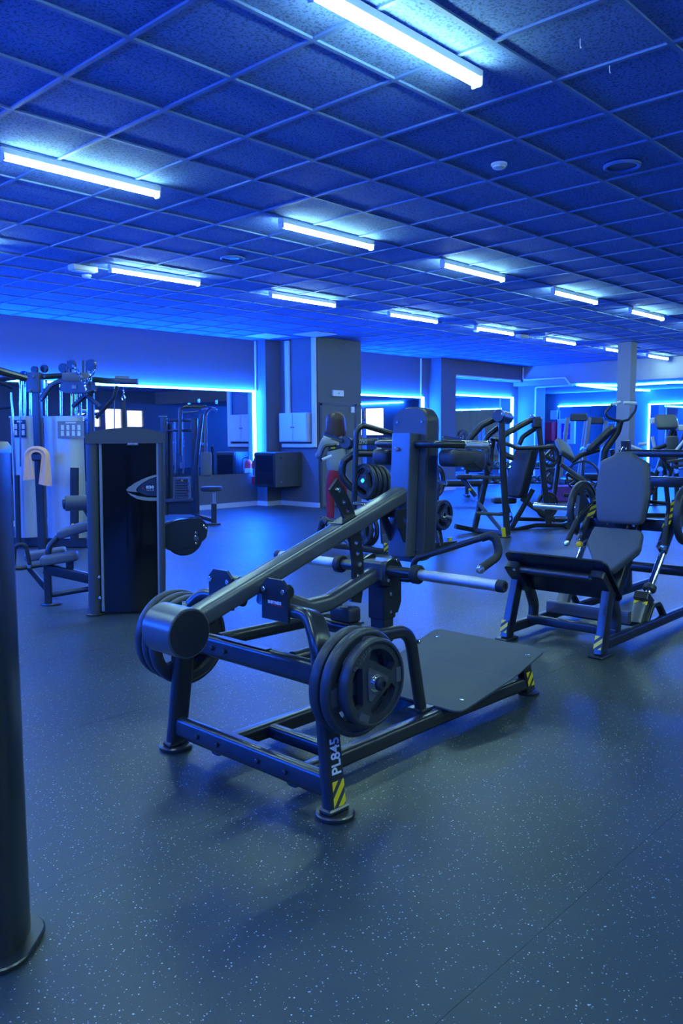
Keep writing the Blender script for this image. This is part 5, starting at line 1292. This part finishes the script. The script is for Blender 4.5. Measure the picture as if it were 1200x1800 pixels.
br(T, 'diagonal', [(1142, 796), (1162, 802), (1180, 830)], .06, .06, D-.2, FR, .1)
br(T, 'base_rail', [(1105, 905), (1206, 906)], .07, .07, D, FR, 0)
for x, y in ((1160, 825), (1188, 828), (1170, 840)): T.part('cam', MB().cyl(at(x, y, D-.3), at(x, y, D-.2), .045, 14, .006), CHR)
bgplate(1140, 850, D-.1, .20, (SIDE*.4 - AWAY*.9).normalized(), 'dark rubber plate half hidden right of the grey backrest', .05)
D = 15.6
T = Thing('leg_press_far', 'far incline press seen above the leg press at the right edge', 'gym machine', ground(1165, D), world=True)
T.e.name = 'incline_press'
br(T, 'incline_rail', [(1150, 840), (1185, 745)], .09, .09, D, FR, 0, .03, upv=AWAY); br(T, 'incline_rail', [(1172, 845, .4), (1206, 755, .4)], .09, .09, D, FR, 0, .03, upv=AWAY)
T.part('pad', MB().pad(rrect(.40, .3, .06, 3), .10, at(1170, 742, D-.1), SIDE, (AWAY*.5 + V3((0, 0, .8))), .03), VING)
for x, y in ((1150, 740), (1183, 745), (1196, 752)): T.part('stop_block', MB().box(at(x, y, D), (.16, .14, .12), Matrix.Rotation(math.atan2(_r.y, _r.x), 3, 'Z'), .02), WHITE)
br(T, 'base_rail', [(1130, 890), (1206, 892)], .08, .08, D, FR, 0); br(T, 'rear_leg', [(1185, 745), (1190, 890)], .08, .08, D+.2, FR, 0, .02, upv=AWAY)
br(T, 'front_leg', [(1152, 835), (1150, 890)], .08, .08, D, FR, 0, .02, upv=AWAY)

# equipment in the far alcove, partly mirrored
for k, (px, d, h, l) in enumerate(((1000, 19.0, 1.75, 'tall slanted stepper frame left of the poster mirror'), (1032, 20.9, 1.7, 'slanted pale frame before the far mirror left of the column'), (1066, 22.9, 1.6, 'dark rack with pale bars behind the leaning machine'))):
    g = ground(px, d); T = Thing('cardio_machine', l, 'gym machine', g, world=True)
    for s_ in (-.25, .25):
        q = g + SIDE*s_
        T.part('mast', MB().bar([q + V3((0, 0, .05)), q + SIDE*.18 + V3((0, 0, h))], .09, .08, .02, upv=AWAY), GREYP)
        T.part('handrail', MB().tube([q + V3((0, 0, .9)), q - AWAY*.4 + V3((0, 0, 1.05)), q - AWAY*.7 + V3((0, 0, .95))], .022, .1, 10), CHR)
    T.part('console', MB().box(g + SIDE*.18 + V3((0, 0, h)), (.40, .08, .18), Matrix.Rotation(math.atan2(_r.y, _r.x), 3, 'Z'), .03), DGREY)
    T.part('deck', MB().box(g - AWAY*.5 + V3((0, 0, .12)), (.7, 1.5, .18), Matrix.Rotation(math.atan2(_r.y, _r.x), 3, 'Z'), .03), DGREY)
    T.part('step', MB().box(g - AWAY*.3 + V3((0, 0, .30)), (.5, .5, .16), Matrix.Rotation(math.atan2(_r.y, _r.x), 3, 'Z'), .03), FR)

# dumbbell rack with dumbbells along the back mirror
D = 18.2
g = ground(895, D); T = Thing('dumbbell_rack', 'long low dumbbell rack before the back mirror', 'rack', g, world=True)
RZ = math.atan2(_r.y, _r.x); RM = Matrix.Rotation(RZ, 3, 'Z')
for x in (-.95, 0, .95):
    T.part('leg', MB().box(g + SIDE*x + V3((0, 0, .31)), (.07, .10, .62), RM, .01), FR)
    T.part('foot', MB().box(g + SIDE*x + V3((0, 0, .03)), (.08, .55, .05), RM, .01), FR)
for z in (.62, .30):
    T.part('tray', MB().box(g + V3((0, 0, z)), (2.1, .40, .03), RM, .006), FR)
db = {}
def dumbbell(p, label):
    e = tag(obj('dumbbell', None, None, None, p, RZ), label, 'dumbbell', 'dumbbells on the back rack')
    if not db:
        db['h'] = MB().lathe([(.001, -.055), (.062, -.055), (.072, -.045), (.072, .045), (.062, .055), (.001, .055)], (0, 0, 0), (0, 1, 0), 16).mesh('head')
        db['b'] = MB().cyl((0, -.1, 0), (0, .1, 0), .017, 10).mesh('bar')
        db['c'] = MB().lathe([(.03, 0), (.028, .006), (.001, .008)], (0, 0, 0), (0, -1, 0), 12).mesh('cap')
    for s_ in (-1, 1): obj('head', db['h'], TEAL, e, (0, s_*.13, 0))
    obj('bar', db['b'], CHR, e); obj('cap', db['c'], CHR, e, (0, -.185, 0))
ordn = ['first', 'second', 'third', 'fourth', 'fifth', 'sixth', 'seventh', 'eighth', 'ninth', 'tenth']
for r_, (z, nm) in enumerate(((.635, 'upper'), (.315, 'lower'))):
    for k in range(10):
        q = g + SIDE*(-.9 + .2*k) + V3((0, 0, z + .072)); dumbbell(tuple(q), '%s dumbbell from the left on the %s tray of the rack' % (ordn[k], nm))
# plyo box and a bench
g = ground(983, 16.8)
T = Thing('plyo_box', 'purple soft box on the floor behind the row machine', 'box', g)
T.e.rotation_euler[2] = RZ + .3
T.part('body', MB().box((0, 0, .16), (.62, .45, .32), bev=.02), PURP); T.part('lid_seam', MB().box((0, 0, .30), (.625, .455, .012)), DGREY, smooth=0)
g = ground(805, 16.5); T = Thing('flat_bench', 'dark flat bench far behind the low plates right of the pad', 'bench', g)
T.e.rotation_euler[2] = RZ
T.part('pad', MB().pad(rrect(1.1, .28, .05, 3), .08, (0, 0, .42), (1, 0, 0), (0, 1, 0), .02), VIN)
for s_ in (-1, 1):
    T.part('leg', MB().box((s_*.42, 0, .20), (.06, .06, .38), bev=.008), FR); T.part('foot', MB().box((s_*.42, 0, .02), (.06, .45, .04), bev=.008), FR)
T.part('spine', MB().box((0, 0, .355), (.95, .06, .05), bev=.008), FR)
